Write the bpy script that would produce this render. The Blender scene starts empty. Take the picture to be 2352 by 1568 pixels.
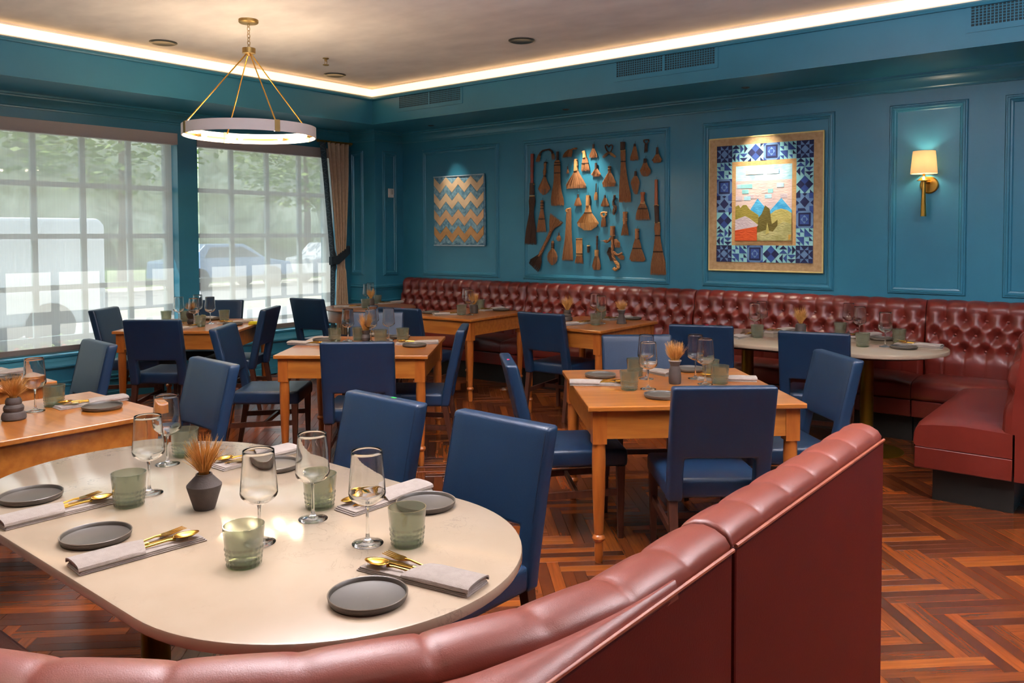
import bpy, bmesh, math, random
from mathutils import Vector, Matrix
random.seed(7)
D2R = math.pi/180
sc = bpy.context.scene
COL = sc.collection

# ---------------------------------------------------------------- camera
cam_d = bpy.data.cameras.new('camera'); cam = bpy.data.objects.new('camera', cam_d); COL.objects.link(cam)
cam_d.sensor_width = 36; cam_d.lens = 1887.09*36/2352; cam_d.sensor_fit = 'HORIZONTAL'
cam_d.shift_y = -(784-606.5)/2352
cam_d.clip_start = .02; cam_d.clip_end = 300
cam.matrix_world = (Matrix.Translation((0, 0, 1.567)) @ Matrix.Rotation(38.7688*D2R, 4, 'Z')
                    @ Matrix.Rotation((90-2.0575)*D2R, 4, 'X') @ Matrix.Rotation(-.2087*D2R, 4, 'Z'))
sc.camera = cam
# ---------------------------------------------------------------- world, sun, exposure
w = bpy.data.worlds.new('world'); sc.world = w; w.use_nodes = True
bg = w.node_tree.nodes['Background']
bg.inputs[0].default_value = (.78, .88, 1, 1); bg.inputs[1].default_value = 2.8
sun_d = bpy.data.lights.new('sun', 'SUN'); sun_d.energy = 9.0; sun_d.angle = .01; sun_d.color = (1, .95, .86)
sun = bpy.data.objects.new('sun', sun_d); COL.objects.link(sun)
sun.rotation_euler = Vector((1, .62, -1.62)).to_track_quat('-Z', 'Y').to_euler()
vs = sc.view_settings
vs.view_transform = 'Standard'; vs.look = 'None'; vs.gamma = 1; vs.exposure = 0.35; vs.use_curve_mapping = False
CEIL = 3.25
# ceiling downlights (warm spots); the three seen in the photo get their fixtures further down
for X in (-6.85, -4.4, -1.95, .5):
    for Y in (5.6, 3.71, 1.82, -.07):
        d = bpy.data.lights.new('downlight_lamp', 'SPOT'); d.energy = 62; d.color = (1, .84, .66)
        d.spot_size = 82*D2R; d.spot_blend = .9; d.shadow_soft_size = .06
        o = bpy.data.objects.new('downlight_lamp', d); COL.objects.link(o); o.location = (X, Y, CEIL-.04)

# unseen fill lamps added just out of frame, facing up to brighten the ceiling
for X, Y in ((-2.4, 1.9), (.7, 3.5)):
    d = bpy.data.lights.new('fill_uplight', 'AREA'); d.shape = 'DISK'; d.size = .6; d.energy = 320; d.color = (.93, .93, 1)
    o = bpy.data.objects.new('fill_uplight', d); COL.objects.link(o); o.location = (X, Y, 2.68); o.rotation_euler = (math.pi, 0, 0)

# ---------------------------------------------------------------- node helpers
def N(nt, t, **k):
    n = nt.nodes.new(t)
    for a, b in k.items():
        if a.startswith('i_'): n.inputs[int(a[2:]) if a[2:].isdigit() else a[2:].replace('_', ' ')].default_value = b
        else: setattr(n, a, b)
    return n
def lin(h):
    h = h.lstrip('#'); c = [int(h[i:i+2], 16)/255 for i in (0, 2, 4)]
    return tuple(x/12.92 if x <= .04045 else ((x+.055)/1.055)**2.4 for x in c)+(1,)
MATS = {}
def mat(name, c, rough=.5, metal=0, c2=None, ns=8, stretch=(1, 1, 1), bump=0, bs=60, bstretch=None, coat=0, spec=.5, emit=0, ecol=None, trans=0, rnd=0, lo=.35, hi=.65, sheen=0):
    m = bpy.data.materials.new(name); m.use_nodes = True; nt = m.node_tree; p = nt.nodes['Principled BSDF']
    C = lin(c) if isinstance(c, str) else c
    p.inputs['Base Color'].default_value = C; p.inputs['Roughness'].default_value = rough; p.inputs['Metallic'].default_value = metal
    p.inputs['Specular IOR Level'].default_value = spec; p.inputs['Coat Weight'].default_value = coat; p.inputs['Coat Roughness'].default_value = .12
    p.inputs['Sheen Weight'].default_value = sheen
    if emit:
        p.inputs['Emission Color'].default_value = lin(ecol or c); p.inputs['Emission Strength'].default_value = emit
    tc = N(nt, 'ShaderNodeTexCoord')
    src = None
    if c2:
        mp = N(nt, 'ShaderNodeMapping'); mp.inputs['Scale'].default_value = stretch
        nt.links.new(tc.outputs['Object'], mp.inputs[0])
        if rnd:
            oi = N(nt, 'ShaderNodeObjectInfo'); va = N(nt, 'ShaderNodeVectorMath', operation='SCALE'); va.inputs[0].default_value = (7, 13, 5)
            nt.links.new(oi.outputs['Random'], va.inputs['Scale']); nt.links.new(va.outputs[0], mp.inputs['Location'])
        no = N(nt, 'ShaderNodeTexNoise'); no.inputs['Scale'].default_value = ns; no.inputs['Detail'].default_value = 6
        nt.links.new(mp.outputs[0], no.inputs['Vector'])
        cr = N(nt, 'ShaderNodeValToRGB'); e = cr.color_ramp.elements
        e[0].position = lo; e[0].color = C; e[1].position = hi; e[1].color = lin(c2) if isinstance(c2, str) else c2
        nt.links.new(no.outputs[0], cr.inputs[0]); nt.links.new(cr.outputs[0], p.inputs['Base Color']); src = cr
    if bump:
        n2 = N(nt, 'ShaderNodeTexNoise'); n2.inputs['Scale'].default_value = bs; n2.inputs['Detail'].default_value = 4
        if bstretch:
            m2 = N(nt, 'ShaderNodeMapping'); m2.inputs['Scale'].default_value = bstretch
            nt.links.new(tc.outputs['Object'], m2.inputs[0]); nt.links.new(m2.outputs[0], n2.inputs['Vector'])
        else: nt.links.new(tc.outputs['Object'], n2.inputs['Vector'])
        b = N(nt, 'ShaderNodeBump'); b.inputs['Strength'].default_value = bump; b.inputs['Distance'].default_value = .004
        nt.links.new(n2.outputs[0], b.inputs['Height']); nt.links.new(b.outputs[0], p.inputs['Normal'])
    MATS[name] = m
    return m
def thin_glass(name, tint, fres=1.45, gl_rough=.01, body=0, bodycol=None, extra=0):
    m = bpy.data.materials.new(name); m.use_nodes = True; nt = m.node_tree; nt.nodes.clear()
    out = N(nt, 'ShaderNodeOutputMaterial'); tr = N(nt, 'ShaderNodeBsdfTransparent'); tr.inputs[0].default_value = tint
    gl = N(nt, 'ShaderNodeBsdfGlossy'); gl.inputs['Roughness'].default_value = gl_rough
    lw = N(nt, 'ShaderNodeLayerWeight'); lw.inputs[0].default_value = .5
    pw = N(nt, 'ShaderNodeMath', operation='POWER'); pw.inputs[1].default_value = 2.6; nt.links.new(lw.outputs['Facing'], pw.inputs[0])
    fr = N(nt, 'ShaderNodeMath', operation='MULTIPLY_ADD', use_clamp=True); fr.inputs[1].default_value = .85; fr.inputs[2].default_value = .045; nt.links.new(pw.outputs[0], fr.inputs[0])
    mx = N(nt, 'ShaderNodeMixShader')
    last = tr
    if body:
        df = N(nt, 'ShaderNodeBsdfDiffuse'); df.inputs[0].default_value = bodycol
        tl = N(nt, 'ShaderNodeBsdfTranslucent'); tl.inputs[0].default_value = bodycol
        a = N(nt, 'ShaderNodeAddShader'); h = N(nt, 'ShaderNodeMixShader'); h.inputs[0].default_value = .5
        nt.links.new(df.outputs[0], h.inputs[1]); nt.links.new(tl.outputs[0], h.inputs[2])
        k = N(nt, 'ShaderNodeMixShader'); k.inputs[0].default_value = body
        nt.links.new(tr.outputs[0], k.inputs[1]); nt.links.new(h.outputs[0], k.inputs[2]); last = k
        nt.nodes.remove(a)
    if extra:
        ad = N(nt, 'ShaderNodeMath', operation='ADD', use_clamp=True); ad.inputs[1].default_value = extra
        nt.links.new(fr.outputs[0], ad.inputs[0]); nt.links.new(ad.outputs[0], mx.inputs[0])
    else: nt.links.new(fr.outputs[0], mx.inputs[0])
    nt.links.new(last.outputs[0], mx.inputs[1]); nt.links.new(gl.outputs[0], mx.inputs[2])
    nt.links.new(mx.outputs[0], out.inputs[0]); MATS[name] = m
    return m

# ---------------------------------------------------------------- materials
TEAL = mat('teal_paint', '#296f88', .36, bump=.05, bs=35, c2='#2c748d', ns=3)
TEALW = TEAL
PLASTER = mat('plaster', '#d6d0ce', .8, c2='#c3bdbd', ns=2.6, stretch=(1, 1.6, 1), bump=.15, bs=6, lo=.3, hi=.7)
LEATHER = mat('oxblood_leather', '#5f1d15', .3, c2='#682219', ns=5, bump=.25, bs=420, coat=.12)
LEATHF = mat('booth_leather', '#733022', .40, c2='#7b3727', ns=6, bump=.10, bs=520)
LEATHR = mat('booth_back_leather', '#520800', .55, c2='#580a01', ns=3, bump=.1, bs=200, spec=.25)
BLACKB = mat('black_toe_board', '#16140f', .55, c2='#1c1a15', ns=4)
BLUE = mat('blue_leather', '#0f2740', .36, c2='#112a43', ns=4, bump=.22, bs=380, rnd=1)
DWOOD = mat('dark_walnut', '#3a1d12', .38, c2='#4a2618', ns=9, stretch=(6, 6, .8))
HONEY = mat('honey_maple', '#a25d20', .3, c2='#b8722e', ns=3.2, stretch=(1, 9, 9), coat=.6, bump=.04, bs=90, rnd=1)
HONEYV = mat('honey_maple_turned', '#9c521b', .32, c2='#b06426', ns=4, stretch=(9, 9, 1), coat=.2)
BROWN = mat('brown_wood', '#7a4a2c', .32, c2='#8c5836', ns=3, stretch=(1, 8, 8), coat=.2)
BRASS = mat('brass', '#b98d3f', .28, 1)
ABRASS = mat('aged_brass', '#9c8152', .42, 1)
OLDBRASS = mat('pedestal_brass', '#8a6a1e', .38, .9)
GOLD = mat('gold_cutlery', '#d8a648', .16, 1)
LINEN = mat('napkin_linen', '#93887f', .9, c2='#9c9189', ns=60, bump=.5, bs=500, sheen=.2)
LINENL = LINEN
STONE = mat('grey_stoneware', '#3f3a34', .45, c2='#464038', ns=10)
CLAY = mat('black_clay', '#3a322d', .75, c2='#443b35', ns=20, bump=.2, bs=200)
RIM = mat('pale_clay_rim', '#a59a8c', .7)
GRASS = mat('dried_grass', '#b07a34', .8, c2='#cf9d55', ns=30, rnd=1)
CHROME = mat('chrome', '#cfcfcf', .15, 1)
WHITEP = mat('white_plastic', '#d6d2cb', .4)
FABRIC_W = mat('chandelier_band', '#d9d3d6', .7, emit=.03, ecol='#fff0e0')
DARKG = mat('vent_shade', '#0c2a33', .7)
STRAW = mat('broomcorn', '#7a4d2c', .85, c2='#99683f', ns=40, stretch=(6, 6, .6), rnd=1)
TANS = mat('pale_broomcorn', '#a8743f', .85, c2='#c8955c', ns=40, stretch=(6, 6, .6), rnd=1)
DKS = mat('dark_broomcorn', '#35231a', .85, c2='#4b3224', ns=40, stretch=(6, 6, .6), rnd=1)
REDW = mat('red_turned_wood', '#7a2f1c', .45, c2='#8a3b24', ns=6)
ORW = mat('orange_wood', '#99522c', .5, c2='#a65e36', ns=6, stretch=(6, 6, 1))
BAND = mat('cream_binding', '#c29a5e', .7)
BLKT = mat('black_cord', '#171310', .7)
MARBLE = None
def marble():
    m = bpy.data.materials.new('cream_quartz'); m.use_nodes = True; nt = m.node_tree; p = nt.nodes['Principled BSDF']
    tc = N(nt, 'ShaderNodeTexCoord')
    n0 = N(nt, 'ShaderNodeTexNoise'); n0.inputs['Scale'].default_value = 10; n0.inputs['Detail'].default_value = 9; n0.inputs['Roughness'].default_value = .62; n0.inputs['Distortion'].default_value = .9
    nt.links.new(tc.outputs['Object'], n0.inputs['Vector'])
    s = N(nt, 'ShaderNodeMath', operation='SUBTRACT'); s.inputs[1].default_value = .5
    a = N(nt, 'ShaderNodeMath', operation='ABSOLUTE'); nt.links.new(n0.outputs[0], s.inputs[0]); nt.links.new(s.outputs[0], a.inputs[0])
    r = N(nt, 'ShaderNodeValToRGB'); e = r.color_ramp.elements; e[0].position = 0; e[0].color = (1, 1, 1, 1); e[1].position = .011; e[1].color = (0, 0, 0, 1)
    nt.links.new(a.outputs[0], r.inputs[0])
    n1 = N(nt, 'ShaderNodeTexNoise'); n1.inputs['Scale'].default_value = 3.5; n1.inputs['Detail'].default_value = 3; nt.links.new(tc.outputs['Object'], n1.inputs['Vector'])
    r1 = N(nt, 'ShaderNodeValToRGB'); e = r1.color_ramp.elements; e[0].position = .5; e[0].color = (0, 0, 0, 1); e[1].position = .68; e[1].color = (.55, .55, .55, 1)
    nt.links.new(n1.outputs[0], r1.inputs[0])
    mu = N(nt, 'ShaderNodeMath', operation='MULTIPLY'); nt.links.new(r.outputs[0], mu.inputs[0]); nt.links.new(r1.outputs[0], mu.inputs[1])
    n2 = N(nt, 'ShaderNodeTexNoise'); n2.inputs['Scale'].default_value = 1.6; n2.inputs['Detail'].default_value = 5; nt.links.new(tc.outputs['Object'], n2.inputs['Vector'])
    r2 = N(nt, 'ShaderNodeValToRGB'); e = r2.color_ramp.elements; e[0].position = .35; e[0].color = lin('#a99781'); e[1].position = .65; e[1].color = lin('#b8a894')
    nt.links.new(n2.outputs[0], r2.inputs[0])
    mx = N(nt, 'ShaderNodeMixRGB'); mx.inputs[2].default_value = lin('#6d655f')
    nt.links.new(mu.outputs[0], mx.inputs[0]); nt.links.new(r2.outputs[0], mx.inputs[1]); nt.links.new(mx.outputs[0], p.inputs['Base Color'])
    p.inputs['Roughness'].default_value = .11; return m
MARBLE = marble()
GLASSM = mat('wine_glass', '#fbfdfc', 0.0); GLASSM.node_tree.nodes['Principled BSDF'].inputs['Transmission Weight'].default_value = 1; GLASSM.node_tree.nodes['Principled BSDF'].inputs['IOR'].default_value = 1.45
PANEM = thin_glass('window_glass', (.97, .985, .98, 1), 1.4, .0)
GREENG = thin_glass('green_pressed_glass', lin('#e0e4da'), 1.5, .08, body=.18, bodycol=lin('#b5b9a2'), extra=.03)
GREENB = thin_glass('green_glass_base', lin('#a5c596'), 1.6, .05, body=.3, bodycol=lin('#6c9a5c'), extra=.05)
def blind_mat():
    m = bpy.data.materials.new('roller_blind_weave'); m.use_nodes = True; nt = m.node_tree; nt.nodes.clear()
    out = N(nt, 'ShaderNodeOutputMaterial'); tr = N(nt, 'ShaderNodeBsdfTransparent'); tr.inputs[0].default_value = (.93, .95, .95, 1)
    tl = N(nt, 'ShaderNodeBsdfTranslucent'); tl.inputs[0].default_value = (.50, .50, .485, 1)
    df = N(nt, 'ShaderNodeBsdfDiffuse'); df.inputs[0].default_value = (.5, .49, .47, 1)
    tc = N(nt, 'ShaderNodeTexCoord'); wv = N(nt, 'ShaderNodeTexNoise'); wv.inputs['Scale'].default_value = 1
    mp = N(nt, 'ShaderNodeMapping'); mp.inputs['Scale'].default_value = (1, 160, .5); nt.links.new(tc.outputs['Object'], mp.inputs[0]); nt.links.new(mp.outputs[0], wv.inputs['Vector'])
    r = N(nt, 'ShaderNodeMapRange'); r.inputs[1].default_value = .3; r.inputs[2].default_value = .7; r.inputs[3].default_value = .70; r.inputs[4].default_value = .78
    nt.links.new(wv.outputs[0], r.inputs[0])
    a = N(nt, 'ShaderNodeMixShader'); a.inputs[0].default_value = .28; nt.links.new(tl.outputs[0], a.inputs[1]); nt.links.new(df.outputs[0], a.inputs[2])
    b = N(nt, 'ShaderNodeMixShader'); nt.links.new(r.outputs[0], b.inputs[0]); nt.links.new(tr.outputs[0], b.inputs[1]); nt.links.new(a.outputs[0], b.inputs[2])
    nt.links.new(b.outputs[0], out.inputs[0]); return m
BLIND = blind_mat()
CASS = mat('blind_cassette', '#a9a19d', .6)
BBAR = mat('blind_bottom_bar', '#6f6b68', .6)
def plank_mat():
    m = bpy.data.materials.new('parquet_plank'); m.use_nodes = True; nt = m.node_tree; p = nt.nodes['Principled BSDF']
    at = N(nt, 'ShaderNodeAttribute'); at.attribute_name = 'tone'
    r = N(nt, 'ShaderNodeValToRGB'); r.color_ramp.interpolation = 'LINEAR'; e = r.color_ramp.elements
    e[0].position = 0; e[0].color = lin('#44200f'); e[1].position = 1; e[1].color = lin('#8a4a1b')
    for q, c in ((.3, '#562913'), (.6, '#6b3516'), (.82, '#813f18')):
        k = e.new(q); k.color = lin(c)
    nt.links.new(at.outputs['Fac'], r.inputs[0])
    tc = N(nt, 'ShaderNodeTexCoord'); mp = N(nt, 'ShaderNodeMapping'); at2 = N(nt, 'ShaderNodeAttribute'); at2.attribute_name = 'grain'
    no = N(nt, 'ShaderNodeTexNoise'); no.inputs['Scale'].default_value = 1; no.inputs['Detail'].default_value = 6
    nt.links.new(at2.outputs['Vector'], no.inputs['Vector'])
    mr = N(nt, 'ShaderNodeMapRange'); mr.inputs[1].default_value = .3; mr.inputs[2].default_value = .7; mr.inputs[3].default_value = .72; mr.inputs[4].default_value = 1.22
    nt.links.new(no.outputs[0], mr.inputs[0])
    mx = N(nt, 'ShaderNodeMixRGB', blend_type='MULTIPLY'); mx.inputs[0].default_value = 1
    nt.links.new(r.outputs[0], mx.inputs[1]); nt.links.new(mr.outputs[0], mx.inputs[2]); nt.links.new(mx.outputs[0], p.inputs['Base Color'])
    p.inputs['Roughness'].default_value = .24
    bn = N(nt, 'ShaderNodeTexNoise'); bn.inputs['Scale'].default_value = 14; bn.inputs['Detail'].default_value = 5; nt.links.new(tc.outputs['Object'], bn.inputs['Vector'])
    b = N(nt, 'ShaderNodeBump'); b.inputs['Strength'].default_value = .08; b.inputs['Distance'].default_value = .01
    nt.links.new(bn.outputs[0], b.inputs['Height']); nt.links.new(b.outputs[0], p.inputs['Normal'])
    return m
PLANK = plank_mat()

# ---------------------------------------------------------------- mesh helpers
class MB:
    def __init__(s): s.v = []; s.f = []
    def add(s, vs, fs, M=None):
        n = len(s.v)
        s.v += [tuple(M @ Vector(p)) for p in vs] if M else [tuple(p) for p in vs]
        s.f += [tuple(i+n for i in q) for q in fs]; return s
    def box(s, x0, x1, y0, y1, z0, z1, M=None):
        return s.add([(x0, y0, z0), (x1, y0, z0), (x1, y1, z0), (x0, y1, z0), (x0, y0, z1), (x1, y0, z1), (x1, y1, z1), (x0, y1, z1)],
                     [(0, 3, 2, 1), (4, 5, 6, 7), (0, 1, 5, 4), (1, 2, 6, 5), (2, 3, 7, 6), (3, 0, 4, 7)], M)
    def taper(s, c0, h0, c1, h1, M=None):          # square tapered bar between two centres with half widths
        a = [(c0[0]+i*h0, c0[1]+j*h0, c0[2]) for i, j in ((-1, -1), (1, -1), (1, 1), (-1, 1))]
        b = [(c1[0]+i*h1, c1[1]+j*h1, c1[2]) for i, j in ((-1, -1), (1, -1), (1, 1), (-1, 1))]
        return s.add(a+b, [(0, 3, 2, 1), (4, 5, 6, 7), (0, 1, 5, 4), (1, 2, 6, 5), (2, 3, 7, 6), (3, 0, 4, 7)], M)
    def lathe(s, prof, n=24, c=(0, 0, 0), M=None, cap=True):
        vs = []; fs = []
        for r, z in prof:
            for i in range(n):
                a = 2*math.pi*i/n; vs.append((c[0]+r*math.cos(a), c[1]+r*math.sin(a), c[2]+z))
        for k in range(len(prof)-1):
            for i in range(n):
                j = (i+1) % n; fs.append((k*n+i, k*n+j, (k+1)*n+j, (k+1)*n+i))
        if cap:
            fs.append(tuple(reversed(range(n)))); m = (len(prof)-1)*n; fs.append(tuple(range(m, m+n)))
        return s.add(vs, fs, M)
    def tube(s, pts, r, n=8, M=None, closed=False, cap=True):
        P = [Vector(p) for p in pts]; m = len(P); R = r if isinstance(r, (list, tuple)) else [r]*m
        vs = []; fs = []; up = None
        for k in range(m):
            d = (P[(k+1) % m]-P[k-1]) if closed else (P[min(k+1, m-1)]-P[max(k-1, 0)])
            if d.length < 1e-9: d = Vector((0, 0, 1))
            d.normalize()
            if up is None: up = Vector((0, 0, 1)) if abs(d.z) < .9 else Vector((1, 0, 0))
            u = (up-d*up.dot(d)); u.normalize(); up = u; q = d.cross(u)
            for i in range(n):
                a = 2*math.pi*i/n; vs.append(P[k]+(u*math.cos(a)+q*math.sin(a))*R[k])
        for k in range(m if closed else m-1):
            k2 = (k+1) % m
            for i in range(n):
                j = (i+1) % n; fs.append((k*n+i, k*n+j, k2*n+j, k2*n+i))
        if cap and not closed:
            fs.append(tuple(reversed(range(n)))); fs.append(tuple(range((m-1)*n, m*n)))
        return s.add(vs, fs, M)
    def sweep(s, prof, frames, closed=False, cap=True):   # prof: (a,b); frames: (origin, A, B)
        n = len(prof); vs = []; fs = []
        for o, A, B in frames:
            o, A, B = Vector(o), Vector(A), Vector(B)
            vs += [o+A*a+B*b for a, b in prof]
        m = len(frames)
        for k in range(m if closed else m-1):
            k2 = (k+1) % m
            for i in range(n):
                j = (i+1) % n; fs.append((k*n+i, k*n+j, k2*n+j, k2*n+i))
        if cap and not closed:
            fs.append(tuple(reversed(range(n)))); fs.append(tuple(range((m-1)*n, m*n)))
        return s.add(vs, fs)
    def prism(s, poly, z0, z1, M=None):
        n = len(poly)
        vs = [(x, y, z0) for x, y in poly]+[(x, y, z1) for x, y in poly]
        fs = [tuple(reversed(range(n))), tuple(range(n, 2*n))]+[(i, (i+1) % n, n+(i+1) % n, n+i) for i in range(n)]
        return s.add(vs, fs, M)
    def ball(s, c, r, nu=10, nv=6, sz=1, M=None):
        pr = [(max(r*math.sin(math.pi*k/nv), 1e-5), -r*sz*math.cos(math.pi*k/nv)) for k in range(nv+1)]
        return s.lathe(pr, nu, c, M)
    def grid(s, fn, nu, nv, flip=False):
        vs = [fn(i/nu, j/nv) for j in range(nv+1) for i in range(nu+1)]; fs = []
        for j in range(nv):
            for i in range(nu):
                a = j*(nu+1)+i; q = (a, a+1, a+nu+2, a+nu+1); fs.append(q[::-1] if flip else q)
        return s.add(vs, fs)
    def mesh(s, name, m=None, smooth=False, bevel=0, seg=2, fix=False, angle=40):
        me = bpy.data.meshes.new(name); me.from_pydata(s.v, [], s.f)
        if fix or bevel:
            bm = bmesh.new(); bm.from_mesh(me)
            if fix: bmesh.ops.remove_doubles(bm, verts=bm.verts, dist=1e-5)
            bmesh.ops.recalc_face_normals(bm, faces=bm.faces)
            if bevel:
                ed = [e for e in bm.edges if len(e.link_faces) == 2 and e.calc_face_angle(0) > 30*D2R]
                bmesh.ops.bevel(bm, geom=ed, offset=bevel, segments=seg, profile=.5, affect='EDGES', clamp_overlap=True)
            bm.to_mesh(me); bm.free()
        if m: me.materials.append(m)
        if smooth:
            me.polygons.foreach_set('use_smooth', [True]*len(me.polygons))
            me.set_sharp_from_angle(angle=angle*D2R)
        me.update(); return me
    def obj(s, name, m=None, parent=None, loc=(0, 0, 0), rot=(0, 0, 0), **k):
        return link(name, s.mesh(name, m, **k), parent, loc, rot)
def link(name, me, parent=None, loc=(0, 0, 0), rot=(0, 0, 0)):
    o = bpy.data.objects.new(name, me); COL.objects.link(o); o.location = loc; o.rotation_euler = rot
    if parent: o.parent = parent
    return o
def tag(o, label, cat, group=None):
    o['label'] = label; o['category'] = cat
    if group: o['group'] = group
    return o
def thing(name, label, cat, loc=(0, 0, 0), rz=0, group=None):
    return tag(link(name, None, None, loc, (0, 0, rz)), label, cat, group)
def struct(o, label=None):
    o['kind'] = 'structure'
    if label: o['label'] = label
    return o
def kids(o): return KIDS.get(o.name, [])
def copy_tree(o, parent=None):
    c = o.copy(); COL.objects.link(c)
    if parent: c.parent = parent
    for ch in [x for x in bpy.data.objects if x.parent == o]: copy_tree(ch, c)
    return c
def tree_list(o):
    return [(ch, tree_list(ch)) for ch in bpy.data.objects if ch.parent == o]
def copy_from(o, tl, parent=None):
    c = o.copy(); COL.objects.link(c)
    if parent: c.parent = parent
    for ch, sub in tl: copy_from(ch, sub, c)
    return c

# ---------------------------------------------------------------- measured layout (metres)
GLASSES=[((-2.486, 1.274), 'glass standing second from the left on the near marble table, beside the vase'), ((-2.754, 1.48), 'glass furthest back on the near marble table, left of a green tumbler'), ((-1.855, 1.246), 'glass behind the front green tumbler of the near marble table'), ((-1.891, 1.446), 'glass at the middle of the near marble table before the back tumbler'), ((-1.627, 1.418), 'glass furthest right on the near marble table beside the green tumbler'), ((-4.081, 1.559), 'glass at the left edge of the photo behind the stacked bulb vase'), ((-2.116, 3.766), 'glass nearest the camera on the diagonal table right of centre'), ((-2.272, 4.022), 'glass just behind the front wine glass on the diagonal table right of centre'), ((-2.062, 4.2), 'glass just right of the waisted vase on the diagonal table right of centre'), ((-1.942, 4.073), 'glass above the black chair back on the diagonal table right of centre'), ((-4.89, 4.086), 'glass furthest left on the middle square table behind the black-backed chair'), ((-4.711, 4.158), 'glass in front of the dried grass on the middle square table'), ((-4.68, 4.311), 'glass furthest right on the middle square table behind the black-backed chair'), ((-4.962, 4.403), 'glass behind the dried grass on the middle square table'), ((-7.112, 3.956), 'glass furthest left on the left window table'), ((-6.862, 3.963), 'glass in front of the round vase on the left window table'), ((-6.878, 4.132), 'glass furthest right on the left window table'), ((-7.22, 4.211), 'glass behind the round vase on the left window table'), ((-5.37, 6.02), 'glass beside the cylinder vase on the left banquette table'), ((-5.82, 6.47), 'glass hidden partly behind another beside the left banquette tumbler'), ((-3.911, 6.124), 'glass behind the front tumbler on the right banquette table'), ((-4.095, 6.308), 'glass left of its pair on the right banquette table'), ((-2.618, 6.389), 'glass left of its pair on the far marble table'), ((-2.64, 6.598), 'glass right of its pair on the far marble table'), ((-2.018, 6.841), 'glass left of the group of three on the far marble table'), ((-1.859, 6.578), 'glass in the middle of the group of three on the far marble table'), ((-1.578, 6.205), 'glass furthest right on the far marble table'), ((-7.212, 6.312), 'glass left of the grass on the round corner table'), ((-7.363, 6.498), 'glass right of the grass on the round corner table')]
TUMBLERS=[((-2.424, 1.18), 'tumbler left of the black angular vase on the near marble table'), ((-2.813, 1.579), 'tumbler behind the dried grass on the near marble table'), ((-1.96, 1.524), 'tumbler right of centre at the back of the near marble table'), ((-1.761, 1.138), 'tumbler nearest the camera on the near marble table'), ((-1.541, 1.478), 'tumbler furthest right on the near marble table'), ((-4.136, 1.663), 'tumbler on the wooden table at the left edge beside the wine glass'), ((-2.182, 3.684), 'tumbler nearest the camera on the diagonal table right of centre'), ((-2.371, 4.07), 'tumbler behind the front tumbler on the diagonal table right of centre'), ((-2.014, 4.291), 'tumbler at the back right of the diagonal table right of centre'), ((-1.886, 4.133), 'tumbler just above the black chair back on the diagonal table right of centre'), ((-4.951, 4.008), 'tumbler furthest left on the middle square table'), ((-4.865, 4.17), 'tumbler left of the round vase on the middle square table'), ((-4.615, 4.168), 'tumbler behind the black chair back right of the vase on the middle square table'), ((-4.556, 4.34), 'tumbler furthest right on the middle square table'), ((-7.39, 3.985), 'tumbler peeping over the chair back on the left window table'), ((-7.243, 4.095), 'tumbler left of the round vase on the left window table'), ((-6.719, 3.938), 'tumbler nearest the camera on the left window table'), ((-7.018, 4.362), 'tumbler furthest right on the left window table'), ((-5.435, 5.971), 'tumbler left of the cylinder vase on the left banquette table'), ((-5.724, 6.584), 'tumbler behind the cylinder vase on the left banquette table'), ((-3.894, 6.006), 'tumbler nearest the camera on the right banquette table'), ((-4.113, 6.44), 'tumbler behind the front tumbler on the right banquette table'), ((-2.502, 6.159), 'tumbler furthest left on the far marble table'), ((-2.044, 6.714), 'tumbler left of the three glasses on the far marble table'), ((-1.705, 6.109), 'tumbler in front of the three glasses on the far marble table'), ((-1.561, 6.516), 'tumbler furthest right on the far marble table'), ((-6.965, 6.075), 'tumbler nearest the camera on the round corner table'), ((-7.296, 6.547), 'tumbler furthest back on the round corner table')]
PLATES=[((-2.723, 1.023), 'plate at the far left of the near marble table'), ((-2.22, 0.99), 'plate beside the front left napkin of the near marble table'), ((-1.372, 1.195), 'plate nearest the camera on the near marble table'), ((-2.419, 1.687), 'plate at the back of the near marble table behind a wine glass'), ((-1.718, 1.725), 'plate at the right back of the near marble table behind the tumbler'), ((-3.892, 1.777), 'plate on the wooden table at the left edge below the napkin'), ((-5.136, 1.8), 'plate cut by the left edge on the window side wooden table'), ((-2.513, 3.925), 'plate at the left of the diagonal table right of centre'), ((-1.955, 3.615), 'plate half hidden by the black chair on the diagonal table right of centre'), ((-2.206, 4.424), 'plate behind the hourglass vase on the diagonal table right of centre'), ((-5.035, 3.976), 'plate at the left of the middle square table beside the napkin'), ((-4.273, 4.186), 'plate at the right of the middle square table before the napkin'), ((-4.716, 4.45), 'plate at the back right of the middle square table behind a tumbler'), ((-7.186, 4.336), 'plate at the back of the left window table'), ((-6.611, 4.195), 'plate at the right of the left window table'), ((-5.417, 6.562), 'plate at the right end of the left banquette table'), ((-5.807, 5.919), 'plate at the left end of the left banquette table'), ((-3.884, 6.61), 'plate at the right end of the right banquette table'), ((-1.451, 6.19), 'plate at the right end of the far marble table before the napkin'), ((-1.703, 6.598), 'plate behind the right wine glass on the far marble table')]
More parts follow.
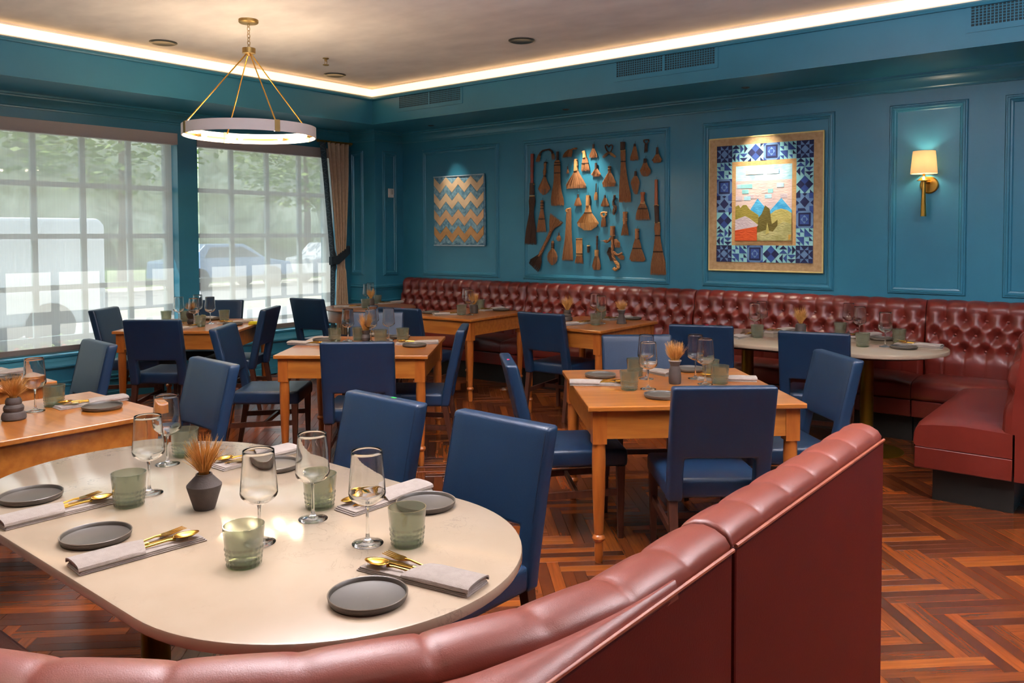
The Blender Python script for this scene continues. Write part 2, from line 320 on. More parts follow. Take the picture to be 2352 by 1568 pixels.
NAPKINS=[((-2.519, 1.021), 1.551, 0.289, 'at the left edge of the near marble table'), ((-2.036, 1.015), 1.475, 0.3, 'at the front left of the near marble table'), ((-1.367, 1.355), -2.974, 0.3, 'at the right front of the near marble table'), ((-1.854, 1.687), -1.596, 0.3, 'at the right back of the near marble table'), ((-2.561, 1.709), -1.574, 0.3, 'at the back middle of the near marble table'), ((-4.041, 1.794), -1.634, 0.3, 'on the left edge wooden table beside its plate'), ((-5.312, 1.847), -1.48, 0.284, 'on the window side wooden table at the left edge'), ((-2.386, 3.717), 0.6, 0.24, 'at the left of the diagonal table right of centre'), ((-2.348, 4.246), 2.755, 0.24, 'behind the glasses of the diagonal right hand table'), ((-1.903, 4.257), -2.617, 0.3, 'at the right of the diagonal table right of centre'), ((-4.955, 3.773), 0.405, 0.24, 'at the left of the middle square table'), ((-4.355, 4.29), -2.326, 0.295, 'at the right of the middle square table'), ((-4.968, 4.442), 2.953, 0.24, 'at the back of the middle square table'), ((-6.731, 4.29), -1.994, 0.3, 'at the right of the left window table'), ((-6.681, 3.776), 2.077, 0.3, 'behind the chair back on the left window table'), ((-7.323, 4.369), -3.12, 0.24, 'at the back of the left window table'), ((-5.539, 5.902), 1.081, 0.24, 'at the left of the left banquette table'), ((-5.535, 6.554), -1.609, 0.3, 'at the right of the left banquette table'), ((-4.056, 5.948), 1.309, 0.286, 'at the left of the right banquette table'), ((-3.992, 6.533), -1.774, 0.3, 'at the right of the right banquette table'), ((-2.613, 6.117), 1.574, 0.3, 'at the left end of the far marble table'), ((-2.51, 6.652), -1.802, 0.3, 'at the back of the far marble table'), ((-1.403, 6.382), 3.066, 0.28, 'at the right end of the far marble table'), ((-1.858, 6.722), -1.88, 0.3, 'behind the three glasses on the far marble table'), ((-7.156, 5.992), 0.937, 0.24, 'at the left of the round corner table'), ((-7.191, 6.66), -1.689, 0.3, 'at the right of the round corner table')]
VASES=[('angular', (-2.22, 1.305), 0.235, 'angular', 'on the near marble table'), ('stacked', (-3.971, 1.429), 0.21, 'stacked bulb', 'on the left edge wooden table'), ('hourglass', (-2.077, 3.986), 0.25, 'waisted', 'on the diagonal right hand table'), ('flared', (-4.76, 4.153), 0.24, 'flared round', 'on the middle square table'), ('ball', (-6.986, 4.005), 0.22, 'double ball', 'on the left window table'), ('cylinder', (-5.456, 6.179), 0.22, 'plain cylinder', 'on the left banquette table'), ('stacked', (-4.298, 6.156), 0.24, 'stacked', 'at the left of right banquette table'), ('cone', (-3.769, 6.231), 0.23, 'conical', 'at the right banquette table end'), ('cylinder', (-2.303, 6.554), 0.24, 'low', 'behind a far marble table chair'), ('cylinder', (-7.088, 6.261), 0.22, 'slim', 'on the round corner table')]
CHAIRS=[('C1', (-1.88, 1.929), 178, 'nearest chair, dark navy, at the right end of the near marble table'), ('C2', (-2.502, 1.923), 178, 'navy chair second from the right at the back of the near marble table'), ('C3', (-3.953, 2.031), 176, 'blue chair behind the left part of the near marble table'), ('C4', (-5.237, 2.021), 175, 'blue chair behind the wooden table at the left edge, below the left window'), ('C5', (-4.144, 3.598), 42, 'navy chair with its dark back to the camera at the middle square table'), ('C6', (-4.285, 4.105), 128, 'blue chair seen edge-on at the right of the middle square table'), ('C7', (-5.661, 5.674), 10, 'blue chair pulled up to the left banquette table, back half hidden'), ('C7b', (-5.063, 4.487), 222, 'blue chair facing the camera on the far side of the middle square table'), ('C8', (-7.084, 5.678), 8, 'blue chair by the second window at the round corner table'), ('C9', (-4.172, 5.865), 2, 'blue chair with open lower back in front of the right banquette table'), ('C10', (-2.494, 4.414), 220, 'blue chair facing the camera behind the diagonal table right of centre'), ('C11', (-2.761, 5.795), 20, 'blue chair at the left end of the far marble table'), ('C12', (-2.487, 3.613), -46, 'blue chair seen edge-on at the left of the diagonal table right of centre'), ('C13', (-1.72, 3.594), 40, 'chair with near-black back to the camera in front of the diagonal table right of centre'), ('C14', (-1.652, 4.332), 135, 'lighter blue chair at the right of the diagonal table right of centre'), ('C15', (-1.923, 5.854), 12, 'dark blue chair pulled up to the middle of the far marble table'), ('C16', (-6.444, 3.522), 37, 'blue chair with its back to the camera at the left window table'), ('C17', (-7.303, 3.706), -52, 'blue chair against the left window at the left of its square table'), ('C18', (-7.374, 4.407), 217, 'blue chair facing the camera in front of the pillar between the windows'), ('C19', (-6.742, 4.211), 128, 'blue chair seen edge-on at the right of the left window table'), ('C20', (-5.115, 3.557), -50, 'blue chair at the left of the middle square table, seat towards the right')]
BROOMS=[('tall besom with a turned red handle at the left end of the broom display', (-5.475, 2.449), [('H', 'red', [(0.0, 0.0, 0.019), (-0.003, -0.118, 0.019), (-0.003, -0.133, 0.022), (-0.004, -0.156, 0.017), (-0.004, -0.19, 0.02), (-0.004, -0.213, 0.016), (-0.004, -0.247, 0.02), (-0.004, -0.27, 0.016), (-0.004, -0.318, 0.02)], 0), ('H', 'dark', [(-0.004, -0.318, 0.026), (-0.005, -0.446, 0.03)], 0), ('B', 'band', (-0.004, -0.332, 0.029), 0), ('B', 'band', (-0.005, -0.46, 0.032), 0), ('F', 'dark', [(-0.005, -0.46, 0.032), (-0.005, -0.518, 0.043), (-0.011, -0.594, 0.03), (-0.014, -0.641, 0.028), (-0.018, -0.722, 0.042), (-0.024, -0.842, 0.066), (-0.028, -0.985, 0.081)], 70)]), ('horseshoe braided broom with two tufts near the top left of the display', (-5.371, 2.49), [('T', 'dark', [(-0.0, -0.066), (0.003, -0.038), (0.035, -0.016), (0.076, -0.01), (0.123, -0.008), (0.157, -0.029), (0.169, -0.058)], 0.0118), ('F', 'straw', [(-0.006, -0.051, 0.012), (-0.018, -0.088, 0.021), (-0.036, -0.13, 0.027)], 24), ('F', 'straw', [(0.169, -0.053, 0.014), (0.175, -0.081, 0.02), (0.18, -0.119, 0.02)], 24)]), ('small wing broom with a beaded handle left of the flat besom', (-5.292, 2.353), [('H', 'straw', [(0.0, 0.0, 0.011), (-0.009, -0.032, 0.016), (-0.009, -0.056, 0.012), (-0.012, -0.079, 0.014), (-0.015, -0.107, 0.019), (-0.018, -0.144, 0.012), (-0.018, -0.173, 0.016)], 0), ('B', 'dark', (-0.003, -0.009, 0.018), 0), ('B', 'dark', (-0.015, -0.154, 0.014), 0), ('F', 'straw', [(-0.018, -0.168, 0.015), (-0.023, -0.21, 0.035), (-0.024, -0.252, 0.059), (-0.024, -0.29, 0.079), (-0.024, -0.323, 0.059), (-0.027, -0.355, 0.018)], 60)]), ('flat besom stitched across the top with three split tufts', (-5.136, 2.451), [('H', 'dark', [(0.0, 0.0, 0.015), (-0.0, -0.093, 0.016)], 0), ('F', 'straw', [(-0.003, -0.092, 0.023), (-0.005, -0.111, 0.034), (-0.006, -0.148, 0.037), (-0.006, -0.287, 0.039), (-0.009, -0.356, 0.046), (-0.012, -0.426, 0.06), (-0.004, -0.51, 0.08), (0.002, -0.57, 0.083)], 90), ('B', 'dark', (-0.003, -0.116, 0.037), 0), ('B', 'dark', (-0.006, -0.143, 0.039), 0), ('B', 'dark', (-0.005, -0.227, 0.04), 0)]), ('hooked wing brush with its handle pointing right', (-4.897, 2.467), [('T', 'straw', [(0.0, 0.0), (-0.022, 0.002), (-0.05, -0.003), (-0.072, -0.013)], 0.0127), ('F', 'straw', [(-0.078, -0.004, 0.022), (-0.094, -0.03, 0.048), (-0.111, -0.057, 0.056), (-0.117, -0.079, 0.059)], 50)]), ('tiny whisk under the hooked wing brush', (-5.003, 2.286), [('H', 'dark', [(0.0, 0.0, 0.006), (-0.0, -0.032, 0.007)], 0), ('F', 'straw', [(-0.0, -0.028, 0.007), (-0.0, -0.055, 0.015), (-0.003, -0.073, 0.02)], 20)]), ('large fan broom with a pale banded handle in the upper middle', (-4.9, 2.358), [('H', 'tan', [(0.0, 0.0, 0.02), (-0.0, -0.123, 0.023)], 0), ('B', 'dark', (-0.0, -0.016, 0.022), 0), ('B', 'band', (-0.0, -0.059, 0.023), 0), ('B', 'dark', (-0.0, -0.082, 0.023), 0), ('B', 'band', (0.001, -0.118, 0.027), 0), ('F', 'straw', [(0.003, -0.119, 0.021), (0.003, -0.16, 0.044), (0.001, -0.214, 0.086), (-0.0, -0.269, 0.124), (-0.0, -0.305, 0.116)], 110)]), ('flat whisk with a square stitched skirt below its orange handle', (-4.804, 2.434), [('H', 'tan', [(0.0, 0.0, 0.019), (0.008, -0.023, 0.016), (0.014, -0.069, 0.021)], 0), ('B', 'band', (0.015, -0.064, 0.022), 0), ('F', 'straw', [(0.016, -0.069, 0.022), (0.016, -0.091, 0.029), (0.019, -0.141, 0.041), (0.022, -0.2, 0.05)], 60), ('B', 'dark', (0.018, -0.128, 0.039), 0)]), ('small fan broom left of the heart shaped broom', (-4.678, 2.497), [('H', 'dark', [(0.0, 0.0, 0.011), (-0.003, -0.045, 0.011)], 0), ('F', 'straw', [(-0.003, -0.04, 0.011), (-0.003, -0.076, 0.029), (-0.004, -0.112, 0.048), (-0.005, -0.134, 0.05)], 50)]), ('round fan broom with a plain dark handle below the small fan', (-4.649, 2.303), [('H', 'dark', [(0.0, 0.0, 0.012), (0.001, -0.063, 0.014)], 0), ('F', 'straw', [(0.001, -0.058, 0.014), (0.001, -0.09, 0.037), (0.001, -0.116, 0.059), (0.003, -0.139, 0.037)], 55)]), ('thin stick brush with a small tuft in the centre of the display', (-4.647, 2.092), [('H', 'dark', [(0.0, 0.0, 0.005), (-0.002, -0.09, 0.007)], 0), ('F', 'tan', [(-0.002, -0.09, 0.009), (-0.004, -0.13, 0.019), (-0.007, -0.17, 0.018)], 24)]), ('small fan broom left of the big centre fan', (-4.871, 1.988), [('H', 'dark', [(0.0, 0.0, 0.01), (-0.002, -0.036, 0.011)], 0), ('F', 'straw', [(-0.002, -0.032, 0.011), (-0.003, -0.068, 0.03), (-0.003, -0.109, 0.045), (-0.005, -0.123, 0.039)], 40)]), ('biggest fan broom, pale with a stitched shoulder, centre of the display', (-4.745, 1.974), [('H', 'tan', [(0.0, 0.0, 0.022), (-0.003, -0.045, 0.023), (-0.003, -0.108, 0.023)], 0), ('B', 'dark', (-0.002, -0.02, 0.024), 0), ('F', 'tan', [(-0.003, -0.104, 0.023), (-0.003, -0.145, 0.032), (-0.003, -0.185, 0.046), (-0.006, -0.235, 0.092), (-0.008, -0.285, 0.133), (-0.008, -0.325, 0.108), (-0.008, -0.362, 0.043)], 130), ('B', 'dark', (-0.003, -0.183, 0.047), 0)]), ('heart shaped braided broom with two splayed tufts', (-4.491, 2.479), [('T', 'dark', [(0.0, -0.079), (-0.026, -0.06), (-0.044, -0.028), (-0.047, -0.006), (-0.031, 0.002), (-0.016, -0.006), (-0.003, -0.022), (0.01, -0.007), (0.026, -0.002), (0.041, -0.014), (0.039, -0.038), (0.021, -0.068), (0.0, -0.079)], 0.0073), ('X', 'straw', [(-0.005, -0.079, 0.008), (-0.031, -0.095, 0.015), (-0.073, -0.124, 0.012)], 20), ('X', 'tan', [(0.003, -0.08, 0.008), (0.031, -0.099, 0.014), (0.072, -0.128, 0.011)], 20)]), ('tall two tailed besom right of the heart broom', (-4.329, 2.494), [('H', 'dark', [(0.0, 0.0, 0.025), (0.0, -0.083, 0.025)], 0), ('B', 'band', (0.0, -0.083, 0.027), 0), ('F', 'straw', [(0.001, -0.087, 0.026), (0.001, -0.131, 0.028), (0.003, -0.196, 0.023), (0.005, -0.288, 0.033), (0.011, -0.411, 0.05), (0.024, -0.521, 0.066), (0.026, -0.599, 0.071)], 95), ('B', 'dark', (0.003, -0.196, 0.025), 0)]), ('cone shaped broom without a handle at the upper right', (-4.191, 2.466), [('H', 'dark', [(0.0, 0.0, 0.009), (-0.001, -0.026, 0.013)], 0), ('F', 'straw', [(-0.002, -0.026, 0.013), (-0.005, -0.077, 0.027), (-0.007, -0.129, 0.045), (-0.007, -0.159, 0.047)], 55)]), ('looped tuft at the top right of the display', (-4.066, 2.498), [('T', 'dark', [(0.0, -0.041), (-0.022, -0.018), (-0.024, -0.002), (-0.002, 0.0), (0.027, -0.002), (0.032, -0.017), (0.007, -0.041)], 0.0073), ('F', 'dark', [(0.003, -0.036, 0.015), (0.0, -0.083, 0.016), (-0.002, -0.122, 0.019)], 24)]), ('fan broom with a straight dark handle, furthest right in the upper rows', (-3.939, 2.414), [('H', 'dark', [(0.0, 0.0, 0.011), (-0.001, -0.068, 0.014)], 0), ('F', 'straw', [(-0.001, -0.063, 0.014), (-0.003, -0.093, 0.033), (-0.004, -0.123, 0.055), (-0.003, -0.148, 0.033)], 50)]), ('plump teardrop broom right of the two tailed besom', (-4.073, 2.312), [('H', 'dark', [(0.0, 0.0, 0.015), (-0.002, -0.043, 0.017)], 0), ('F', 'straw', [(-0.002, -0.038, 0.017), (-0.001, -0.077, 0.034), (0.0, -0.116, 0.059), (0.003, -0.15, 0.051), (0.005, -0.172, 0.024)], 60)]), ('leaf shaped braided broom under the cone broom', (-4.181, 2.194), [('H', 'dark', [(0.0, 0.0, 0.011), (-0.002, -0.047, 0.014)], 0), ('F', 'straw', [(-0.003, -0.047, 0.014), (-0.006, -0.086, 0.04), (-0.007, -0.116, 0.049), (0.0, -0.169, 0.037), (0.003, -0.225, 0.015)], 50)]), ('fan broom with a ringed handle below the heart broom', (-4.484, 2.262), [('H', 'straw', [(0.0, 0.0, 0.016), (-0.002, -0.066, 0.015)], 0), ('B', 'dark', (-0.001, -0.013, 0.017), 0), ('B', 'dark', (-0.002, -0.04, 0.016), 0), ('F', 'straw', [(-0.002, -0.066, 0.016), (-0.005, -0.11, 0.047), (-0.009, -0.168, 0.081), (-0.009, -0.207, 0.068)], 80)]), ('small fan broom right of the big centre fan', (-4.54, 1.968), [('H', 'dark', [(0.0, 0.0, 0.009), (-0.001, -0.031, 0.013)], 0), ('F', 'straw', [(-0.001, -0.027, 0.013), (-0.002, -0.067, 0.034), (-0.002, -0.102, 0.052), (-0.002, -0.116, 0.042)], 45)]), ('thin twisted broom between the centre fan and the banded whisks', (-4.428, 1.964), [('T', 'dark', [(0.0, 0.0), (0.0, -0.035), (-0.013, -0.066), (-0.01, -0.097), (0.008, -0.124), (0.01, -0.155), (-0.005, -0.19)], 0.0134), ('F', 'straw', [(0.008, -0.106, 0.015), (0.005, -0.15, 0.021), (-0.008, -0.199, 0.008)], 20)]), ('broad whisk with a turned wooden handle below the teardrop broom', (-4.099, 1.983), [('H', 'wood', [(0.0, 0.0, 0.023), (0.0, -0.022, 0.024), (-0.001, -0.03, 0.019), (-0.001, -0.108, 0.021)], 0), ('B', 'band', (-0.002, -0.095, 0.022), 0), ('B', 'band', (-0.002, -0.108, 0.024), 0), ('F', 'straw', [(-0.002, -0.108, 0.023), (-0.002, -0.151, 0.049), (-0.003, -0.211, 0.069), (-0.002, -0.271, 0.079)], 80), ('B', 'dark', (-0.002, -0.164, 0.052), 0)]), ('tall broom with a long red stick at the right end of the display', (-3.95, 2.101), [('H', 'wood', [(0.0, 0.0, 0.015), (0.002, -0.247, 0.018)], 0), ('H', 'dark', [(0.003, -0.251, 0.022), (0.012, -0.426, 0.022)], 0), ('B', 'band', (0.003, -0.253, 0.024), 0), ('B', 'band', (0.012, -0.421, 0.026), 0), ('F', 'straw', [(0.012, -0.426, 0.024), (0.013, -0.477, 0.032), (0.015, -0.545, 0.024), (0.017, -0.613, 0.034), (0.02, -0.707, 0.05), (0.025, -0.822, 0.079), (0.028, -0.929, 0.089)], 110), ('B', 'dark', (0.015, -0.549, 0.026), 0), ('B', 'dark', (0.02, -0.707, 0.053), 0)]), ('knotted tuft folded at the top, right of the big centre fan', (-4.564, 1.792), [('T', 'tan', [(0.0, -0.051), (-0.021, -0.02), (-0.016, -0.002), (0.011, -0.0), (0.037, -0.003), (0.037, -0.025), (0.016, -0.052)], 0.0126), ('F', 'straw', [(0.008, -0.047, 0.014), (0.005, -0.092, 0.025), (0.003, -0.145, 0.029)], 30)]), ('banded whisk with a short split skirt', (-4.301, 1.794), [('H', 'straw', [(0.0, 0.0, 0.022), (-0.001, -0.07, 0.022), (-0.002, -0.127, 0.02)], 0), ('B', 'band', (0.0, -0.011, 0.024), 0), ('B', 'band', (-0.001, -0.072, 0.024), 0), ('B', 'band', (-0.002, -0.088, 0.023), 0), ('F', 'straw', [(-0.002, -0.123, 0.02), (-0.003, -0.175, 0.034), (-0.004, -0.232, 0.046)], 50)]), ('wide whisk with a stitched waist under the broad wooden whisk', (-4.163, 1.622), [('H', 'straw', [(0.0, 0.0, 0.021), (0.0, -0.104, 0.021)], 0), ('B', 'dark', (0.0, -0.03, 0.022), 0), ('B', 'dark', (0.0, -0.1, 0.023), 0), ('F', 'straw', [(0.0, -0.104, 0.022), (-0.0, -0.152, 0.038), (-0.001, -0.2, 0.05), (0.001, -0.26, 0.075), (0.004, -0.304, 0.089), (0.004, -0.326, 0.07)], 90), ('B', 'dark', (-0.001, -0.197, 0.051), 0)]), ('curly broom with four curved tufts', (-4.449, 1.651), [('H', 'straw', [(0.0, 0.0, 0.023), (0.0, -0.093, 0.025)], 0), ('B', 'tan', (0.0, -0.007, 0.025), 0), ('B', 'tan', (-0.001, -0.097, 0.028), 0), ('T', 'straw', [(0.0, -0.097), (0.0, -0.182), (-0.002, -0.248), (0.008, -0.315), (0.031, -0.359)], 0.0155), ('T', 'straw', [(-0.021, -0.115), (-0.039, -0.146), (-0.068, -0.164), (-0.096, -0.155)], 0.0135), ('F', 'straw', [(-0.068, -0.142, 0.016), (-0.091, -0.151, 0.032), (-0.115, -0.151, 0.026)], 26), ('F', 'straw', [(0.031, -0.133, 0.015), (0.052, -0.168, 0.036), (0.057, -0.217, 0.026)], 36), ('F', 'dark', [(-0.026, -0.217, 0.016), (-0.031, -0.271, 0.036), (-0.005, -0.351, 0.026)], 36), ('T', 'straw', [(0.011, -0.262), (0.036, -0.288), (0.078, -0.296), (0.108, -0.274)], 0.0155), ('F', 'straw', [(0.078, -0.283, 0.021), (0.098, -0.309, 0.041), (0.113, -0.34, 0.02)], 36), ('T', 'tan', [(0.031, -0.359), (0.062, -0.389), (0.067, -0.425), (0.037, -0.447), (0.011, -0.43)], 0.0176)]), ('whisk with a slender beaded handle beside the curly broom', (-4.634, 1.553), [('H', 'dark', [(0.0, 0.0, 0.01), (-0.001, -0.018, 0.012), (-0.001, -0.031, 0.009), (-0.001, -0.049, 0.012), (-0.002, -0.067, 0.009), (-0.002, -0.085, 0.012), (-0.002, -0.103, 0.009), (-0.002, -0.144, 0.01)], 0), ('H', 'tan', [(-0.006, -0.146, 0.022), (-0.007, -0.171, 0.022), (-0.008, -0.212, 0.02)], 0), ('F', 'straw', [(-0.008, -0.212, 0.021), (-0.01, -0.257, 0.037), (-0.012, -0.311, 0.051), (-0.009, -0.351, 0.037)], 65)]), ('flat rectangular stitched whisk with a short skirt', (-4.86, 1.527), [('P', 'tan', [(0.0, 0.0, 0.035), (0.001, -0.188, 0.034)], 0), ('B', 'dark', (-0.0, -0.014, 0.037), 0), ('B', 'dark', (0.002, -0.165, 0.036), 0), ('B', 'band', (0.001, -0.178, 0.036), 0), ('F', 'straw', [(0.001, -0.188, 0.033), (-0.0, -0.224, 0.044), (-0.004, -0.261, 0.053)], 45)]), ('tiniest bound stick among the lower brooms', (-4.742, 1.454), [('H', 'dark', [(0.0, 0.0, 0.013), (-0.001, -0.036, 0.015), (-0.002, -0.077, 0.013)], 0), ('B', 'band', (-0.0, -0.005, 0.014), 0)]), ('long pale besom with a knot at its top', (-5.004, 1.845), [('T', 'tan', [(-0.0, -0.041), (-0.017, -0.027), (-0.011, -0.014), (0.011, -0.009), (0.028, -0.005)], 0.0146), ('F', 'straw', [(0.017, -0.0, 0.025), (0.014, -0.056, 0.029), (0.011, -0.194, 0.034), (0.008, -0.332, 0.044), (0.002, -0.448, 0.059), (-0.004, -0.549, 0.07)], 90)]), ('double ended broom hung diagonally at the lower left', (-5.382, 1.745), [('T', 'straw', [(-0.001, -0.413), (0.037, -0.351), (0.079, -0.279), (0.12, -0.213), (0.161, -0.134)], 0.0201), ('X', 'straw', [(0.155, -0.138, 0.015), (0.178, -0.082, 0.046), (0.213, -0.031, 0.086), (0.23, -0.004, 0.098)], 75), ('X', 'dark', [(0.008, -0.398, 0.015), (-0.016, -0.451, 0.054), (-0.058, -0.504, 0.084), (-0.082, -0.538, 0.078)], 70)]), ('teardrop broom with a striped handle at the lower left', (-5.201, 1.498), [('H', 'straw', [(0.0, 0.0, 0.012), (-0.001, -0.014, 0.015), (-0.003, -0.089, 0.016)], 0), ('B', 'dark', (-0.002, -0.033, 0.017), 0), ('B', 'dark', (-0.002, -0.052, 0.017), 0), ('B', 'dark', (-0.003, -0.07, 0.017), 0), ('F', 'straw', [(-0.003, -0.089, 0.017), (-0.006, -0.131, 0.052), (-0.007, -0.174, 0.067), (-0.006, -0.22, 0.055), (-0.006, -0.258, 0.017)], 60)]), ('tiny teardrop whisk beside the long pale besom', (-5.118, 1.587), [('H', 'dark', [(0.0, 0.0, 0.006), (-0.001, -0.033, 0.01)], 0), ('F', 'straw', [(-0.002, -0.028, 0.01), (-0.006, -0.056, 0.029), (-0.006, -0.079, 0.026), (-0.003, -0.091, 0.011)], 26)]), ('stitched cone whisk between the two left besoms', (-5.344, 1.938), [('H', 'straw', [(0.0, 0.0, 0.016), (-0.002, -0.113, 0.018)], 0), ('B', 'dark', (-0.001, -0.028, 0.019), 0), ('B', 'dark', (-0.001, -0.057, 0.019), 0), ('B', 'dark', (-0.002, -0.09, 0.019), 0), ('F', 'straw', [(-0.002, -0.108, 0.018), (-0.003, -0.16, 0.029), (-0.005, -0.212, 0.041), (-0.007, -0.283, 0.053), (-0.009, -0.34, 0.065)], 65), ('B', 'dark', (-0.005, -0.203, 0.038), 0)])]
GLASSES_Z = .76

# ================================================================ SETTING
XW, YB, XP, YP = -8.0, 7.2, -7.533, 6.74          # window wall, back wall, pier side face, pier front face
XS, YS, ZS = -7.16, 6.37, 2.83                    # soffit faces and underside
RX, FY = 3.2, -3.4                                # right wall, wall behind the camera
# floor slab; the planks are added at the end
floor = struct(MB().box(XW-.4, RX, FY, YB+.2, -.12, -.012).obj('floor', mat('subfloor', '#1c0d07', .6, c2='#241009', ns=5)))
ceil_o = struct(MB().box(XW-.4, RX+.2, FY-.2, YB+.2, CEIL, CEIL+.12).obj('ceiling', PLASTER))
# soffit: dropped border along window wall and back wall
s1 = MB().box(XW-.35, XS, FY, YB+.15, ZS, 3.135).box(XS, RX, YS, YB+.15, ZS, 3.135)
s1.obj('soffit', TEAL, ceil_o)
prof = [(0, 0), (.028, 0), (.034, .012), (.03, .024), (.012, .03), (.012, .036), (0, .036)]     # small bead under the light
def bead(name, path_pts, m, prof, parent=None):
    return None
L = MB()
L.sweep(prof, [((XS, FY, 3.10), (1, 0, 0), (0, 0, 1)), ((XS, YS, 3.10), (1, -1, 0), (0, 0, 1)), ((RX, YS, 3.10), (0, -1, 0), (0, 0, 1))], cap=True)
struct(L.obj('trim_1', TEAL, fix=True))
# the cove: a lit strip between soffit top and ceiling
LEDM = mat('led_strip', '#ffe2b0', .5, emit=2.2, ecol='#ffcd90')
led = thing('cove_light', 'warm white light strip running round the ceiling above the teal soffit', 'light', (XS, YS, 3.14))
L = MB(); L.sweep([(0, 0), (.012, .005), (.012, .075), (0, .08)], [((-.03, FY-YS, .014), (1, 0, 0), (0, 0, 1)), ((-.03, .03, .014), (1, -1, 0), (0, 0, 1)), ((RX-XS, .03, .014), (0, -1, 0), (0, 0, 1))])
L.obj('light_strip', LEDM, led, fix=True)
MB().box(XW-.35-XS, -.032, FY-YS, YB+.15-YS, 0, .11).box(-.032, RX-XS, .032, YB+.15-YS, 0, .11).obj('backing', PLASTER, led)
# back wall
wall_back = struct(MB().box(XP, RX, YB, YB+.15, 0, CEIL).obj('wall_back', TEAL))
struct(MB().box(RX, RX+.15, FY, YB+.15, 0, CEIL).obj('wall_right', TEAL))
struct(MB().box(XW-.3, RX+.15, FY-.15, FY, 0, CEIL).obj('wall_front', mat('darkened_wall', '#1d1612', .6, c2='#241b16', ns=3, stretch=(8, 8, 1))))  # unseen wall; its dark colour is added to cut light bounce
# pier in the corner
pier = struct(MB().box(XW-.3, XP, YP, YB+.15, 0, CEIL).obj('wall_pier', TEAL))
# crown moulding under the soffit along back wall, pier and window wall
cp = [(0, 0), (.012, 0), (.014, .012), (.022, .02), (.03, .045), (.055, .075), (.075, .088), (.078, .1), (.092, .104), (.092, .122), (0, .122)]
z = ZS-.122
fr = [((RX, YB, z), (0, -1, 0), (0, 0, 1)), ((XP, YB, z), (1, -1, 0), (0, 0, 1)), ((XP, YP, z), (1, -1, 0), (0, 0, 1)), ((XW, YP, z), (1, -1, 0), (0, 0, 1)), ((XW, FY, z), (1, 0, 0), (0, 0, 1))]
struct(MB().sweep(cp, fr).obj('trim_2', TEAL, fix=True, smooth=True, angle=25))
# picture-frame panel mouldings
pm = [(0, 0), (.008, .014), (.016, .014), (.02, .02), (.034, .022), (.04, .012), (.052, .009), (.06, 0)]
def panel(u0, u1, z0, z1, P, parent):              # P(u, out, z) -> point
    m = MB(); fr = []
    for (u, zz, du, dz) in ((u0, z0, 1, 1), (u1, z0, -1, 1), (u1, z1, -1, -1), (u0, z1, 1, -1)):
        fr.append((P(u, 0, zz), Vector(P(u+du, 0, zz+dz))-Vector(P(u, 0, zz)), Vector(P(u, 1, zz))-Vector(P(u, 0, zz))))
    n = len(pm); vs = []; fs = []
    for o, A, B in fr:
        vs += [Vector(o)+A*a+B*b for a, b in pm]
    for k in range(4):
        k2 = (k+1) % 4
        for i in range(n-1): fs.append((k*n+i, k*n+i+1, k2*n+i+1, k2*n+i))
    m.add(vs, fs)
    return m.obj('panel_moulding', TEAL, parent, fix=True)
PB = lambda u, o, zz: (u, YB-o, zz)
for u0, u1 in ((-7.19, -5.965), (-5.62, -3.81), (-3.465, -2.25), (-1.818, -1.245)):
    panel(u0, u1, 1.073, 2.605, PB, wall_back)
panel(-1.0, .8, 1.073, 2.605, PB, wall_back)
panel(-7.975, -7.745, 1.075, 2.6, lambda u, o, zz: (u, YP-o, zz), pier)
panel(6.855, 7.1, 1.07, 2.595, lambda u, o, zz: (XP+o, u, zz), pier)
# chair rail and base round the pier
for nm, z0, pf in (('trim_3', .90, [(0, 0), (.012, 0), (.016, .02), (.03, .032), (.03, .05), (.012, .055), (.01, .062), (0, .062)]), ('trim_4', .75, [(0, 0), (.012, .004), (.016, .018), (.006, .026), (0, .03)]),
                   ('baseboard_pier', 0, [(0, 0), (.02, 0), (.02, .12), (.012, .14), (0, .145)])):
    struct(MB().sweep(pf, [((XP, YB, z0), (1, -1, 0), (0, 0, 1)), ((XP, YP, z0), (1, -1, 0), (0, 0, 1)), ((XW, YP, z0), (1, -1, 0), (0, 0, 1))]).obj(nm, TEAL, fix=True))
# window wall: low panelled wall, head, posts
ZH = 2.60
wl = MB()
W1 = (1.36, 4.455); W2 = (4.675, 6.52)
wl.box(XW-.3, XW, FY, -2.9, 0, CEIL).box(XW-.3, XW, 1.06, W1[0], 0, CEIL).box(XW-.3, XW, W2[1], YB+.1, 0, CEIL)
wl.box(XW-.3, XW, -2.9, W2[1], ZH, CEIL).box(XW-.3, XW+.02, W1[1], W2[0], .3, ZH).box(XW-.3, XW-.02, -2.9, W2[1], 0, .42)
wall_left = struct(wl.obj('wall_left', TEAL))
sp = [(-.28, 0), (-.28, .475), (-.02, .475), (.0, .468), (.0, .452), (-.01, .446), (.02, .42), (.075, .39), (.085, .384), (.088, .372), (.08, .36), (.055, .352), (.05, .34), (.05, .235), (.062, .23), (.062, .22), (.05, .212), (.05, .2), (.062, .195), (.062, .186), (.05, .178), (.05, .075), (.066, .068), (.07, 0)]
struct(MB().sweep(sp, [((XW, FY, 0), (1, 0, 0), (0, 0, 1)), ((XW, YP, 0), (1, 0, 0), (0, 0, 1))]).obj('trim_5', TEAL, fix=True))
